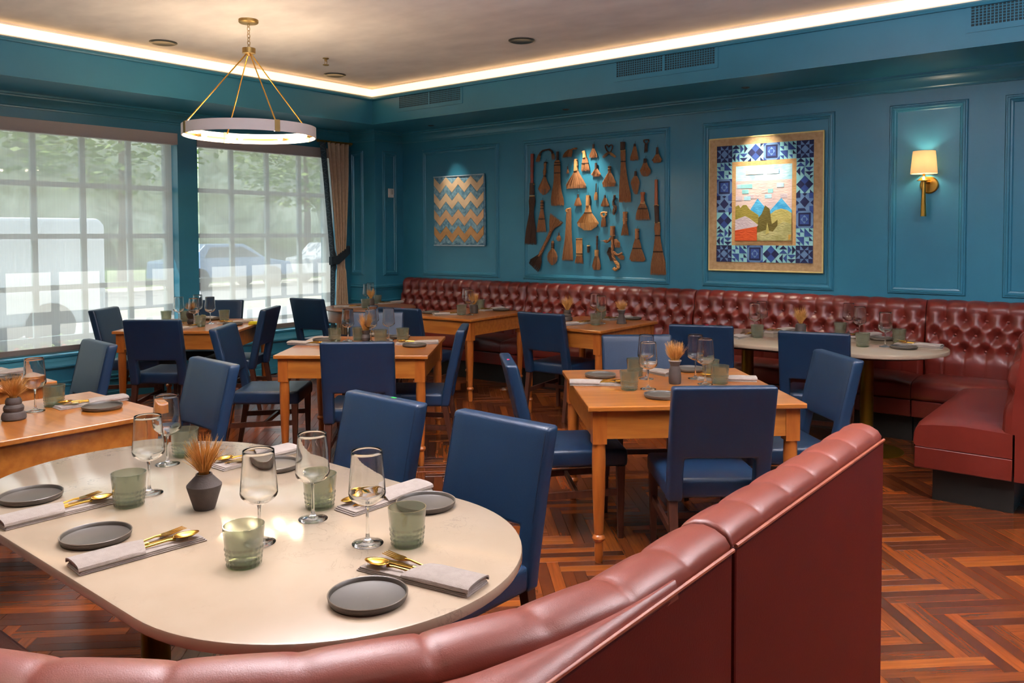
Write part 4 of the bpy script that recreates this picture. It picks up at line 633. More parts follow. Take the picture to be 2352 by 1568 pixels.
# ================================================================ CHAIRS
def rounded(x0, x1, y0, y1, r, n=5):
    P = []
    for cx, cy, a0 in ((x1-r, y1-r, 0), (x0+r, y1-r, 90), (x0+r, y0+r, 180), (x1-r, y0+r, 270)):
        for k in range(n+1):
            a = (a0+90*k/n)*D2R; P.append((cx+r*math.cos(a), cy+r*math.sin(a)))
    return P
def make_chair():
    t = link('dining_chair', None)
    hw = .2285
    # seat: crowned cushion
    def seat_fn(u, v):
        x, y = (u-.5)*2, (v-.5)*2; X = .226*x; Y = .015+.235*y
        cr = .012*(1-x**4)*(1-y**4)
        return (X, Y, .468+cr)
    m = MB().box(-.226, .226, -.22, .25, .375, .468); m.mesh('x')
    o = m.obj('seat', BLUE, t, bevel=.022, seg=3, smooth=True)
    # crown the top
    for v in o.data.vertices:
        if v.co.z > .466:
            x, y = v.co.x/.2, (v.co.y-.015)/.21
    MB().grid(lambda u, v: ((u-.5)*.41, .015+(v-.5)*.428, .4665+.014*(1-(2*u-1)**4)*(1-(2*v-1)**4)), 10, 10).obj('seat_pad', BLUE, o, smooth=True, angle=180)
    # back: one panel with two uprights either side of a low opening
    s0, s1 = .375, .91
    out = [(-hw, s0), (-hw+.07, s0), (-hw+.07, .562), (-hw+.082, .578), (hw-.082, .578), (hw-.07, .562), (hw-.07, s0), (hw, s0)]
    rt = .022
    for cx, a0 in ((hw-rt, 0), (-hw+rt, 90)):
        for k in range(5):
            a = (a0+90*k/4)*D2R; out.append((cx+rt*math.cos(a), s1-rt+rt*math.sin(a)))
    yc = lambda s: -.232-.118*((s-s0)/(s1-s0))**1.15
    th = .031
    n = len(out); m = MB()
    # split panel into convex strips so the lean can curve
    rows = [s0, .45, .52, .562, .578, .66, .74, .82, s1-rt]
    vs = []; fs = []
    def ring(x0, x1, srows):
        base = len(m.v); pts = []
        for s in srows:
            for x, dy in ((x0, th), (x1, th), (x1, -th), (x0, -th)): pts.append((x, yc(s)+dy, s))
        q = []
        for k in range(len(srows)-1):
            for i in range(4):
                j = (i+1) % 4; q.append((k*4+i, k*4+j, (k+1)*4+j, (k+1)*4+i))
        q.append((3, 2, 1, 0)); e = (len(srows)-1)*4; q.append((e, e+1, e+2, e+3)); m.add(pts, q)
    low = [s0, .45, .52, .578]
    up = [.578, .66, .74, .82, .87, .91]
    # outline loops front and back built row by row
    grid = []
    for s in low:
        grid.append([(-hw, s), (-hw+.07, s), (hw-.07, s), (hw, s)])
    for s in up[1:]:
        grid.append([(-hw, s), (-hw+.07, s), (hw-.07, s), (hw, s)])
    F = {}; V = []
    def vid(r, c, f):
        k = (r, c, f)
        if k not in F:
            x, s = grid[r][c]; F[k] = len(V); V.append((x, yc(s)+(th if f else -th), s))
        return F[k]
    Q = []; R = len(grid); nl = len(low)
    cells = set()
    for r in range(R-1):
        for c in range(3):
            if c == 1 and r < nl-1: continue
            cells.add((r, c))
    for (r, c) in cells:
        Q.append((vid(r, c, 1), vid(r+1, c, 1), vid(r+1, c+1, 1), vid(r, c+1, 1)))
        Q.append((vid(r, c, 0), vid(r, c+1, 0), vid(r+1, c+1, 0), vid(r+1, c, 0)))
        for (dr, dc, e) in ((-1, 0, ((r, c), (r, c+1))), (1, 0, ((r+1, c+1), (r+1, c))), (0, -1, ((r+1, c), (r, c))), (0, 1, ((r, c+1), (r+1, c+1)))):
            if (r+dr, c+dc) not in cells:
                (a, b), (a2, b2) = e; Q.append((vid(a, b, 0), vid(a2, b2, 0), vid(a2, b2, 1), vid(a, b, 1)))
    mb = MB(); mb.add(V, Q)
    bk = mb.obj('backrest', BLUE, t, bevel=.015, seg=3, smooth=True, fix=True)
    # stitched seam along the top and sides of the front face
    pts = [(-hw+.012, yc(s)+th+.0005, s) for s in (.6, .7, .8, .885)]+[(-hw+.02, yc(.902)+th-.004, .902), (hw-.02, yc(.902)+th-.004, .902)]+[(hw-.012, yc(s)+th+.0005, s) for s in (.885, .8, .7, .6)]
    MB().tube(pts, .0013, 5).obj('seam', mat('navy_thread', '#0b1b30', .7) if 'navy_thread' not in MATS else MATS['navy_thread'], bk)
    for s in (-1, 1):
        MB().taper((s*.198, .215, 0), .0135, (s*.198, .215, .378), .021).obj('leg', DWOOD, t, bevel=.002)
        MB().taper((s*.2, -.30, 0), .0145, (s*.2, -.232, .378), .021).obj('leg', DWOOD, t, bevel=.002)
        M = Matrix.Translation((s*.199, 0, 0))
        MB().add([(-.009, -.262, .205), (.009, -.262, .205), (.009, -.258, .24), (-.009, -.258, .24), (-.009, .21, .225), (.009, .21, .225), (.009, .21, .26), (-.009, .21, .26)], [(3, 2, 1, 0), (4, 5, 6, 7), (0, 1, 5, 4), (1, 2, 6, 5), (2, 3, 7, 6), (3, 0, 4, 7)], M).obj('stretcher', DWOOD, t)
    MB().box(-.19, .19, -.018, .0, .215, .245).obj('stretcher', DWOOD, t)
    return t
STK = {'C9': '#e0245a', 'C12': '#e0245a', 'C11': '#e0245a', 'C7': '#e0245a', 'C2': '#2fbf4a'}
proto = make_chair(); tl = tree_list(proto); first = True
for n, (x, y), rot, label in CHAIRS:
    c = proto if first else copy_from(proto, tl); first = False
    if n == 'C19': x += .05; y += .04
    if n == 'C6': x += .055; y += .044
    if n == 'C9': x += .035
    if n == 'C7': x, y = x*.965-.03, y*.965
    c.location = (x, y, 0); c.rotation_euler = (0, 0, rot*D2R)
    tag(c, label, 'chair', 'blue leather dining chairs')
    if n in STK:
        k = mat('tape_'+n, STK[n], .6)
        MB().box(-.012, .012, -.006, .006, 0, .0015).obj('tape_mark', k, c, loc=(.04 if n != 'C2' else -.05, -.35, .910))

# ================================================================ WALL BANQUETTE
BTN = MB().ball((0, 0, 0), .011, 10, 6).mesh('button', LEATHER, smooth=True)
def banquette(x, y, rz, Lh, label, seat_front=.6, back_front=.2, tufts=True, lean_end=0, phase=0.0, seat_to=None, seat_x=None):
    """local: +x along the wall, -y out into the room, wall plane y=0"""
    t = thing('banquette', label, 'banquette', (x, y, 0), rz, 'tufted red leather wall banquette')
    du, dz, z1 = .14, .1145, .90
    # profile of the back (out, z)
    prof = []
    for k in range(34): s = k/33; prof.append((back_front-.055*s+.012*math.sin(math.pi*s), .46+s*.505))
    cx, cz, r = back_front-.055-.072, .965, .072
    for k in range(1, 15): a = math.pi*k/14; prof.append((cx+r*math.cos(a), cz+.078*math.sin(a)))
    nu = int(Lh/du*14); nv = len(prof)-1
    def disp(u, z):          # rounded puffs: deep pits at the buttons, narrow pleats between them
        U = u/du+phase; W = (z-z1)/dz
        if W > 0: e = abs(U-round(U))*du; d = math.hypot(e, W*dz)
        elif W < -2: e = abs(U-round(U))*du; d = math.hypot(e, (W+2)*dz)
        else:
            a, b = U+W/2, U-W/2; e = min(abs(a-round(a)), abs(b-round(b)))*.124; d = 9
            for rr in (0, -1, -2):
                q = U-(.5 if rr == -1 else 0); d = min(d, math.hypot((q-round(q))*du, (W-rr)*dz))
        k = 1 if W < 0 else max(.5, 1-W*.45)
        return .046*k*(1-math.exp(-(d/.048)**2))-.014*math.exp(-e/.007)+.004
    def fn(i, j):
        u = i*Lh; k = min(int(round(j*nv)), nv); o, z = prof[k]
        e = min(u, Lh-u); g = min(1, e/.03)**.5
        if k < 34:
            h = disp(u, z)*g; hh = h-.012
            return (u, -(o+hh), z)
        a = math.pi*(k-33)/14; f = abs(math.sin(math.pi*(u/du+phase)))**.5*g
        q = .010*f-.004
        hh = (disp(u, .965)*g-.012)*max(0, math.cos(a))
        return (u, -(o+hh+q*max(0, math.cos(a))), z+q*max(0, math.sin(a)))
    m = MB(); m.grid(fn, nu, nv)
    bk = m.obj('tufted_back', LEATHER, t, smooth=True, angle=180)
    m = MB()
    for xx in (0, Lh):
        ring = [fn(xx/Lh, j/nv) for j in range(nv+1)]+[(xx, 0, .46)]
        m.add(ring, [tuple(range(len(ring))) if xx else tuple(reversed(range(len(ring))))])
    m.box(.002, Lh-.002, -back_front+.03, 0, .2, .46)
    m.obj('back_frame', LEATHER, t)
    if tufts:
        nb = int(Lh/du)+2
        for r, (zz, off) in enumerate(((z1, 0), (z1-dz, .5), (z1-2*dz, 0))):
            for k in range(-1, nb+1):
                u = (k+off-phase)*du
                if .03 < u < Lh-.03:
                    s = (zz-.46)/.505; o = back_front-.055*s+.012*math.sin(math.pi*s)
                    b = link('button', BTN, t, (u, -(o-.010), zz)); b.scale = (1, .6, 1)
    # seat cushion with crowned, rolled front
    a0, a1 = seat_x or (0, Lh); sd = back_front-.02
    pf = [(sd, .325), (seat_front-.015, .325), (seat_front-.003, .335), (seat_front, .36), (seat_front-.002, .42), (seat_front-.012, .45), (seat_front-.035, .468), (seat_front-.1, .478), ((sd+seat_front)/2, .49), (sd, .48)]
    fr = []; ns = 16
    for k in range(ns+1):
        q = k/ns; xx = a0+(a1-a0)*q; e = min(xx-a0, a1-xx); g = 1-min(1, e/.05)
        fr.append((xx, g))
    m = MB(); fs = []; n = len(pf)
    vs = [(xx, -o, z-(.02*g*g if z > .4 else 0)) for xx, g in fr for o, z in pf]
    for k in range(ns):
        for i in range(n): j = (i+1) % n; fs.append((k*n+i, (k+1)*n+i, (k+1)*n+j, k*n+j))
    fs.append(tuple(range(n))); fs.append(tuple(reversed(range(ns*n, ns*n+n)))); m.add(vs, fs)
    m.obj('seat_cushion', LEATHER, t, fix=True, smooth=True, angle=50)
    MB().box(a0+.001, a1-.001, -seat_front+.004, -sd, .198, .322).obj('seat_rail', LEATHER, t, bevel=.006)
    MB().box(a0+.002, a1-(.087 if seat_x else .002), -seat_front+.087, -sd, 0, .198).obj('toe_kick', BLACKB, t)
    return t
banquette(-7.40, YB, 0, 1.93, 'first red banquette section, nearest the corner pier')
banquette(-5.465, YB, 0, 1.985, 'second red banquette section, below the broom display')
banquette(-3.475, YB, 0, 1.975, 'third red banquette section, below the landscape quilt')
banquette(-1.495, YB, 0, .805, 'red banquette section in the right corner, below the wall sconce')
banquette(-.47, 7.19, -90*D2R, 1.99, 'red banquette return jutting toward the camera at the right edge', .69, .21, seat_x=(.60, 1.99))

# ================================================================ FOREGROUND BOOTH
ARC = (-1.52, 1.155); RA = .905; XB = -.595; XR = XB-.065
def pleat(d, step=.153, ph=0):
    f = abs(math.sin(math.pi*(d/step+ph))); return f**.2
rollp = [(.056, -.045), (.058, -.012), (.060, .0), (.05, .014), (.03, .024), (.008, .028), (-.016, .024), (-.038, .012), (-.056, -.012), (-.066, -.05), (-.07, -.1), (-.066, -.2), (-.06, -.56)]
def roll(path, z, name, parent, ph=0, amp=.012, step=.153):
    vs = []; fs = []; n = len(rollp); acc = 0; last = None
    for (x, y, nx, ny) in path:
        if last: acc += math.hypot(x-last[0], y-last[1])
        last = (x, y); p = pleat(acc, step, ph)
        for k, (o, h) in enumerate(rollp):
            q = amp*(p-1)*(.35 if k < 2 else 1)
            vs.append((x+nx*o*(1+q*4*(1 if k > 6 else .0)), y+ny*o*(1+q*4*(1 if k > 6 else 0)), z+h+q*(1.0 if 1 < k < 10 else .2)))
    for k in range(len(path)-1):
        for i in range(n-1): fs.append((k*n+i, (k+1)*n+i, (k+1)*n+i+1, k*n+i+1))
    fs.append(tuple(range(n))); fs.append(tuple(reversed(range(len(vs)-n, len(vs)))))
    m = MB(); m.add(vs, fs); return m.obj(name, LEATHF, parent, smooth=True, angle=70, fix=True)
def welt(pts, name, m, parent, r=.004): return MB().tube(pts, r, 6).obj(name, m, parent, smooth=True)
ZB = 1.02
WELT = mat('welt_leather', '#8f4530', .35, c2='#a4583c', ns=30)
# straight end unit
t = thing('booth_bench', 'end section of the foreground red booth, its tall flat back facing right', 'banquette', (XB, 1.37, 0), 0, 'foreground red booth')
npl = 160
path = [(-.066, .97*k/npl, 1, 0) for k in range(npl+1)]
roll(path, ZB, 'top_roll', t, ph=0, amp=.010)
MB().box(-.03, .0, .002, .97, .06, ZB-.012).obj('back_panel', LEATHR, t, bevel=.006, seg=2)
welt([(.001, .003, ZB-.008), (.001, .965, ZB-.008)], 'piping', WELT, t)
MB().box(-.136, -.031, .01, .965, .06, ZB-.03).obj('end_filler', LEATHR, t, bevel=.01)
MB().box(-.56, -.137, .01, .96, .325, .475).obj('seat_cushion', LEATHER, t, bevel=.02, seg=3, smooth=True)
MB().box(-.55, -.137, .012, .958, .198, .322).obj('seat_rail', LEATHER, t)
MB().box(-.47, -.05, .012, .958, 0, .198).obj('toe_kick', BLACKB, t)
# corner unit: roll follows a quarter circle, square outside
t = thing('booth_corner', 'rounded corner section of the foreground red booth, nearest the camera', 'banquette', (XB, 1.365, 0), 0, 'foreground red booth')
ox, oy = XB, 1.365
path = [(-.066, -(.21*k/30), 1, 0) for k in range(30)]
acx, acy = ARC[0]-ox, ARC[1]-oy; ra = -.066-acx
na = 150
path = [(x, y, a, b) for x, y, a, b in path]
for k in range(na+1):
    a = -math.pi/2*k/na; path.append((acx+ra*math.cos(a), acy+ra*math.sin(a), math.cos(a), math.sin(a)))
for k in range(1, 120): path.append((acx-1.15*k/119, acy-ra, 0, -1))
roll(path, ZB-.004, 'top_roll', t, ph=.05, amp=.011, step=.158)
# flat shoulder between roll and square outer corner
m = MB(); RO = ra+.052; n = 40; vs = []; fs = []
yo = acy-RO-.03
for k in range(n+1):
    a = -math.pi/2*k/n; ix, iy = acx+RO*math.cos(a), acy+RO*math.sin(a)
    c, s = math.cos(a), math.sin(a); tt = min((0-acx)/max(c, 1e-6), (yo-acy)/min(s, -1e-6)) if c > 1e-6 and s < -1e-6 else (RO+.015 if c > .5 else RO+.03)
    tt = max(tt, RO+.01)
    exx, eyy = acx+tt*c, acy+tt*s
    for q, dz in ((0, -.014), (.3, .006), (.62, .006), (.9, -.006), (1, -.022)):
        vs.append((ix+(exx-ix)*q, iy+(eyy-iy)*q, ZB-.004+dz))
for k in range(n):
    for i in range(4): fs.append((k*5+i, (k+1)*5+i, (k+1)*5+i+1, k*5+i+1))
m.add(vs, fs); m.obj('shoulder', LEATHF, t, smooth=True, angle=180, fix=True)
MB().box(-.03, 0, yo, -.002, .06, ZB-.016).obj('back_panel', LEATHR, t, bevel=.006)
MB().box(-2.1, -.031, yo, yo+.03, .06, ZB-.016).obj('back_panel', LEATHR, t, bevel=.006)
welt([(.001, -.003, ZB-.012), (.001, yo, ZB-.012), (-2.0, yo-.001, ZB-.012)], 'piping', WELT, t)
def sector(r0, r1, z0, z1, ext=1.15, st=.2, n=24):
    P = [(acx+r1, 0)]+[(acx+r1*math.cos(-math.pi/2*k/n), acy+r1*math.sin(-math.pi/2*k/n)) for k in range(n+1)]+[(acx-ext, acy-r1), (acx-ext, acy-r0)]+[(acx+r0*math.cos(-math.pi/2*(n-k)/n), acy+r0*math.sin(-math.pi/2*(n-k)/n)) for k in range(n+1)]+[(acx+r0, 0)]
    return MB().prism(P, z0, z1)
SEATD = mat('seat_leather_dark', '#5a2a20', .35, c2='#63301f', ns=5, bump=.2, bs=300)
sector(.285, ra-.06, .325, .475).obj('seat_cushion', LEATHER, t, bevel=.02, seg=3, smooth=True)
sector(.295, ra-.06, .198, .322).obj('seat_rail', LEATHER, t)
sector(.38, ra, 0, .198).obj('toe_kick', BLACKB, t)

# ================================================================ QUILTS
def cloth(c, c2, ns=14, bump=.5, bs=45): return mat('quilt_cloth_'+c[1:], c, .9, c2=c2, ns=ns, bump=bump, bs=bs, bstretch=(1, 1, 2.2))
TAN = cloth('#a5865f', '#b59871', 30, .6, 60); CREAM = cloth('#d3b48e', '#dcc09c', 10, .6, 50); APRI = cloth('#c29a72', '#cfa982', 10, .6, 50); CARA = cloth('#ae8150', '#bd9160', 10, .7, 50)
DENIM = cloth('#4a7a93', '#86aabb', 26, .4, 60); NAVY = cloth('#141a40', '#1c2450', 12, .2); ROYAL = cloth('#27407c', '#314c8c', 12, .2); SKYB = cloth('#7fbfc4', '#93ccd0', 12, .2); SLATE = cloth('#5677a0', '#6485ac', 12, .2)
PINKC = cloth('#d9c4bc', '#c9b4b4', 9, .8, 30); AQUA = cloth('#8fc9dc', '#c4e0e6', 10, .6, 30); MOUNT = cloth('#1f8fcb', '#58b4de', 14, .7, 30); OLIVE = cloth('#7d7426', '#918438', 16, .8, 40); DOLIV = cloth('#574e1a', '#665c22', 16, .8, 40); SAGE = cloth('#94945a', '#b3af7a', 16, .9, 40); LOLIV = cloth('#a89f58', '#b8ae68', 16, .9, 40)
LILAC = cloth('#bdaeb6', '#cbbfc6', 10, .8, 40); RUST = cloth('#b8441a', '#c8521f', 12, .9, 40); YEL = cloth('#cdbd7a', '#d8c98a', 20, .2); GOLDP = cloth('#b8913c', '#c49c48', 12, .4)
t = thing('zigzag_quilt', 'small quilt of cream and blue zigzags hanging on the left wall panel', 'quilt', (-6.97, YB-.025, 1.44))
W, Hh = .805, .82
MQ = Matrix.Rotation(math.pi/2, 4, 'X')
MB().grid(lambda u, v: (u*W+.012*(1-v)*u, .004*math.sin(6*u+4*v), v*Hh+.012*u*v), 12, 12).obj('backing', DENIM, t, smooth=True).modifiers.new('th', 'SOLIDIFY').thickness = .012
nz = 4; am = .095; bw = .102
def band(zc, bw, m, name='zigzag_patch'):
    xs = [.008+(W-.016)*i/(2*nz) for i in range(2*nz+1)]
    top = []; bot = []
    for i, x in enumerate(xs):
        h = zc+(am/2 if i % 2 == 0 else -am/2); top.append((x, h+bw/2)); bot.append((x, h-bw/2))
    mb = MB()
    cl = lambda p: (p[0], min(max(p[1], .006), Hh-.006))
    for i in range(2*nz):
        a, b, c, d = cl(bot[i]), cl(bot[i+1]), cl(top[i+1]), cl(top[i])
        if d[1]-a[1] < .004 and c[1]-b[1] < .004: continue
        mb.prism([a, b, c, d], .003, .0085, MQ)
    return mb.obj(name, m, t, bevel=.0015, fix=True)
for k, m in enumerate((CREAM, CREAM, APRI, CARA)):
    band(.725-k*.197, bw, m); band(.625-k*.197, .085, DENIM)
BIND1 = cloth('#8fa9b5', '#a6bcc5', 20, .2)
for a in (0, 1):
    MB().box(0, W, -.009, .0, -.004+a*Hh, .008+a*Hh).obj('binding', BIND1, t)

t = thing('landscape_quilt', 'large quilt with red barn landscape inside a blue patchwork border', 'quilt', (-3.39, YB-.03, 1.225))
W, Hh = 1.06, 1.225
MB().box(0, W, -.004, .012, 0, Hh).obj('tan_border', TAN, t, bevel=.003)
for (a, b, c, d) in ((0, W, 0, .012), (0, W, Hh-.012, Hh), (0, .01, .012, Hh-.012), (W-.01, W, .012, Hh-.012)):
    MB().box(a, b, -.008, 0, c, d).obj('binding', YEL, t, bevel=.002)
bx0, bx1, bz0, bz1 = .083, W-.088, .085, Hh-.075
nx, nzz = 6, 7; bwid = (bx1-bx0)/nx; bh = (bz1-bz0)/nzz
def tri(parent, pts, m, dep=.003):
    P = [(max(min(x, .995), .005)*bwid, max(min(y, .995), .005)*bh) for x, y in pts]
    MB().prism(P, 0, dep, MQ).obj('patch', m, parent)
def block(i, j, kind):
    base = {'star': SLATE, 'geese': SKYB, 'pin': SKYB, 'frame': SLATE, 'dish': SKYB, 'dia': SLATE}[kind]
    b = MB().box(0, bwid, -.003, 0, 0, bh).obj('block', base, t, loc=(bx0+i*bwid, -.004, bz0+j*bh))
    b2 = b
    def T(pts, m): 
        P = [(x*bwid, y*bh) for x, y in pts]
        MB().prism(P, .003, .0048, MQ).obj('patch', m, b2)
    q = .25
    if kind == 'star':
        for x in (0, .75):
            for y in (0, .75): T([(x, y), (x+q, y), (x+q, y+q), (x, y+q)], NAVY)
        for P in ([(.25, 1), (.5, .75), (.75, 1)], [(.25, 0), (.75, 0), (.5, .25)], [(0, .25), (.25, .5), (0, .75)], [(1, .25), (1, .75), (.75, .5)], [(.25, .5), (.25, .75), (.5, .75)], [(.5, .75), (.75, .75), (.75, .5)], [(.25, .25), (.25, .5), (.5, .25)], [(.5, .25), (.75, .5), (.75, .25)]): T(P, NAVY)
    elif kind == 'geese':
        T([(0, .78), (.5, .78), (.25, 1)], NAVY); T([(0, .53), (.5, .53), (.25, .76)], ROYAL)
        T([(.53, .5), (.76, .75), (.53, 1)], ROYAL); T([(.78, .5), (1, .75), (.78, 1)], NAVY)
        T([(.22, 0), (.22, .5), (0, .25)], NAVY); T([(.47, 0), (.47, .5), (.25, .25)], ROYAL)
        T([(.5, .47), (.75, .25), (1, .47)], ROYAL); T([(.5, .22), (.75, 0), (1, .22)], NAVY)
    elif kind == 'pin':
        c = (.5, .5); R = [(.5, 1), (1, .5), (.5, 0), (0, .5)]; Mx = [(.75, .75), (.75, .25), (.25, .25), (.25, .75)]
        for k in range(4):
            T([c, Mx[k], R[k]], NAVY if k % 2 else ROYAL); T([c, R[(k+1) % 4], Mx[k]], ROYAL if k % 2 else NAVY)
        T([(0, 0), (.22, 0), (.22, .2)], NAVY); T([(1, 1), (.8, 1), (.8, .8)], NAVY); T([(.8, 0), (1, 0), (.8, .2)], NAVY)
    elif kind == 'frame':
        T([(.14, .12), (.86, .12), (.86, .88), (.14, .88)], NAVY)
        b3 = b2
        P = [(.24, .22), (.76, .22), (.76, .78), (.24, .78)]; MB().prism([(x*bwid, y*bh) for x, y in P], .0048, .006, MQ).obj('patch', ROYAL, b2)
        P = [(.5, .25), (.72, .5), (.5, .75), (.28, .5)]; MB().prism([(x*bwid, y*bh) for x, y in P], .006, .007, MQ).obj('patch', SLATE, b2)
        P = [(.4, .38), (.6, .38), (.6, .62), (.4, .62)]; MB().prism([(x*bwid, y*bh) for x, y in P], .007, .008, MQ).obj('patch', ROYAL, b2)
        for P in ([(0, .8), (.2, 1), (0, 1)], [(1, .8), (1, 1), (.8, 1)], [(0, 0), (.2, 0), (0, .2)], [(.8, 0), (1, 0), (1, .2)]): T(P, ROYAL)
    elif kind == 'dish':
        T([(.5, 1), (.5, .52), (1, .52)], ROYAL); T([(0, .5), (.48, .5), (.48, 0)], ROYAL)
        for P in ([(.25, 1), (.25, .76), (.48, .76)], [(0, .75), (.24, .75), (.24, .53)], [(.77, 1), (.77, .8), (1, .8)], [(.55, .24), (.76, .24), (.76, .02)], [(.78, .5), (.78, .27), (1, .27)], [(0, .22), (.24, .22), (.24, 0)]): T(P, NAVY if P[0][0] > .7 else ROYAL)
    else:
        T([(.5, .2), (.78, .5), (.5, .8), (.22, .5)], NAVY)
        for P in ([(0, .75), (.24, .75), (.24, 1), (0, 1)], [(.5, .84), (.64, .96), (.5, 1), (.36, .96)], [(0, .3), (.18, .45), (0, .6)], [(1, .3), (1, .6), (.84, .45)], [(.1, 0), (.6, 0), (.5, .14), (.1, .14)]): T(P, NAVY)
        T([(.76, .7), (1, .7), (1, 1), (.76, 1)], ROYAL); T([(.78, 0), (1, 0), (1, .26), (.78, .26)], ROYAL)
top = ['star', 'geese', 'pin', 'frame', 'dish', 'star']; bot = ['star', 'dish', 'frame', 'pin', 'geese', 'star']
lef = ['geese', 'pin', 'dia', 'frame', 'dish']; rig = ['dish', 'frame', 'dia', 'pin', 'geese']
for i in range(6): block(i, 6, top[i]); block(i, 0, bot[i])
for j in range(5): block(0, j+1, lef[j]); block(5, j+1, rig[j])
ix0, ix1, iz0, iz1 = bx0+bwid, bx1-bwid, bz0+bh, bz1-bh
MB().box(ix0, ix1, -.007, -.002, iz0, iz1).obj('inner_border', cloth('#b58f5c', '#c39d69', 30, .6, 60), t)
fx0, fx1, fz0, fz1 = ix0+.037, ix1-.037, iz0+.042, iz1-.042
FW, FH = fx1-fx0, fz1-fz0
def piece(pts, m, lay, name='picture_patch'):
    P = [(fx0+x*FW, fz0+y*FH) for x, y in pts]
    MB().prism(P, .007+lay*.0016, .007+(lay+1)*.0016, MQ).obj(name, m, t, bevel=.0006)
piece([(0, .3), (1, .3), (1, .8), (0, .8)], PINKC, 0); piece([(0, .8), (1, .8), (1, 1), (0, 1)], AQUA, 0)
rd = random.Random(5)
for k in range(22):
    x = rd.uniform(0, .85); y = rd.choice((.88, .88, .70, .70, .63, .56, .54)); piece([(x, y), (x+.12, y), (x+.12, y+.055), (x, y+.055)], (AQUA, PINKC, LILAC, SKYB)[k % 4] if y < .8 else (MOUNT if k % 5 == 0 else PINKC if k % 2 else AQUA), 1+k*.04)
piece([(.24, .38), (.40, .56), (.56, .42), (.48, .32), (.30, .32)], MOUNT, 2); piece([(.58, .36), (.82, .56), (1, .4), (1, .3), (.6, .3)], MOUNT, 2)
piece([(0, .18), (0, .46), (.06, .48), (.09, .44), (.14, .48), (.2, .48), (.26, .42), (.34, .38), (.42, .34), (.44, .1)], OLIVE, 3)
piece([(.40, .12), (.42, .3), (.48, .36), (.54, .47), (.62, .42), (.64, .32), (.66, .22), (.70, .24), (.76, .28), (.76, .16), (.66, .1)], DOLIV, 4)
piece([(.62, .1), (.63, .35), (.72, .40), (.82, .42), (.92, .40), (1, .36), (1, .1)], LOLIV, 3)
piece([(.36, 0), (.38, .1), (.55, .14), (.68, .12), (.76, .2), (.86, .25), (1, .22), (1, 0)], SAGE, 5)
piece([(.55, .08), (.58, .24), (.62, .1)], LOLIV, 6)
piece([(0, .12), (0, .28), (.18, .33), (.26, .3), (.42, .21), (.38, .17)], LILAC, 6); piece([(0, 0), (0, .14), (.4, .19), (.4, 0)], RUST, 7); piece([(.95, 0), (.98, .02), (1, .08), (.95, .08)], GOLDP, 6)

# ================================================================ BROOMS
BM = {'straw': STRAW, 'dark': DKS, 'red': REDW, 'wood': ORW, 'tan': TANS, 'band': BAND}
def fibres(prof, nst, seed, axis=False):
    """prof: (x, z, half width) from the binding to the tips; strands past the widest row are trimmed along the outline"""
    rd = random.Random(seed); m = MB(); L = [Vector((p[0], 0, p[1])) for p in prof]; Hw = [p[2] for p in prof]
    km = max(range(len(Hw)), key=lambda k: Hw[k]); hm = Hw[km]; n = len(prof); nst = int(nst*1.7)
    dirs = []
    for k in range(n):
        d = L[min(k+1, n-1)]-L[max(k-1, 0)]; d = Vector((0, 0, -1)) if (not axis or d.length < 1e-6) else d.normalized(); dirs.append(Vector((-d.z, 0, d.x)))
    r = .0019 if hm > .02 else .0012
    for i in range(nst):
        u = -1+2*(i+rd.random())/nst; v = rd.uniform(-1, 1)*math.sqrt(max(0, 1-u*u*.8)); pts = []; w0 = rd.uniform(.94, 1.05)
        for k in range(km+1):
            dep = .012+.35*min(Hw[k], .03)
            pts.append(L[k]+dirs[k]*(Hw[k]*u*w0)+Vector((0, -.016+dep*v*.6, 0)))
        if km < n-1:
            q = km
            while q < n-1 and Hw[q+1] >= abs(u)*hm*.98: q += 1
            if q < n-1: f = (Hw[q]-abs(u)*hm)/max(Hw[q]-Hw[q+1], 1e-6); end = L[q]+(L[q+1]-L[q])*max(0, min(1, f))
            else: end = L[q]+(L[q]-L[q-1])*.05
            along = (end-L[km]).dot((L[-1]-L[km]).normalized()); along = max(along, .002)+rd.uniform(-.3, .3)*.008
            pts.append(L[km]+(L[-1]-L[km]).normalized()*along+dirs[km]*(hm*u*w0*(1.03 if not axis else 1))+Vector((0, pts[-1].y, 0)))
        else:
            pts[-1] = pts[-1]+(L[-1]-L[-2]).normalized()*rd.uniform(-.3, .35)*min(.03, (L[-1]-L[-2]).length)
        m.tube(pts, [r]*(len(pts)-1)+[r*.5], 3, cap=False)
    vs = []; fs = []
    for k in range(km+1):
        h = Hw[k]; dp = min(.006, h*.4)
        vs += [L[k]+dirs[k]*(-h*.86)+Vector((0, -.013, 0)), L[k]+Vector((0, -.013-dp, 0)), L[k]+dirs[k]*(h*.86)+Vector((0, -.013, 0)), L[k]+Vector((0, -.006, 0))]
    for k in range(km):
        for i in range(4): j = (i+1) % 4; fs.append((k*4+i, k*4+j, (k+1)*4+j, (k+1)*4+i))
    if km:
        if km == n-1:
            for q in range(4): vs[-4+q] = vs[-4+q]-(L[km]-L[km-1]).normalized()*.010
        fs.append((0, 1, 2, 3)); e = km*4; fs.append((e+3, e+2, e+1, e)); m.add(vs, fs)
    return m
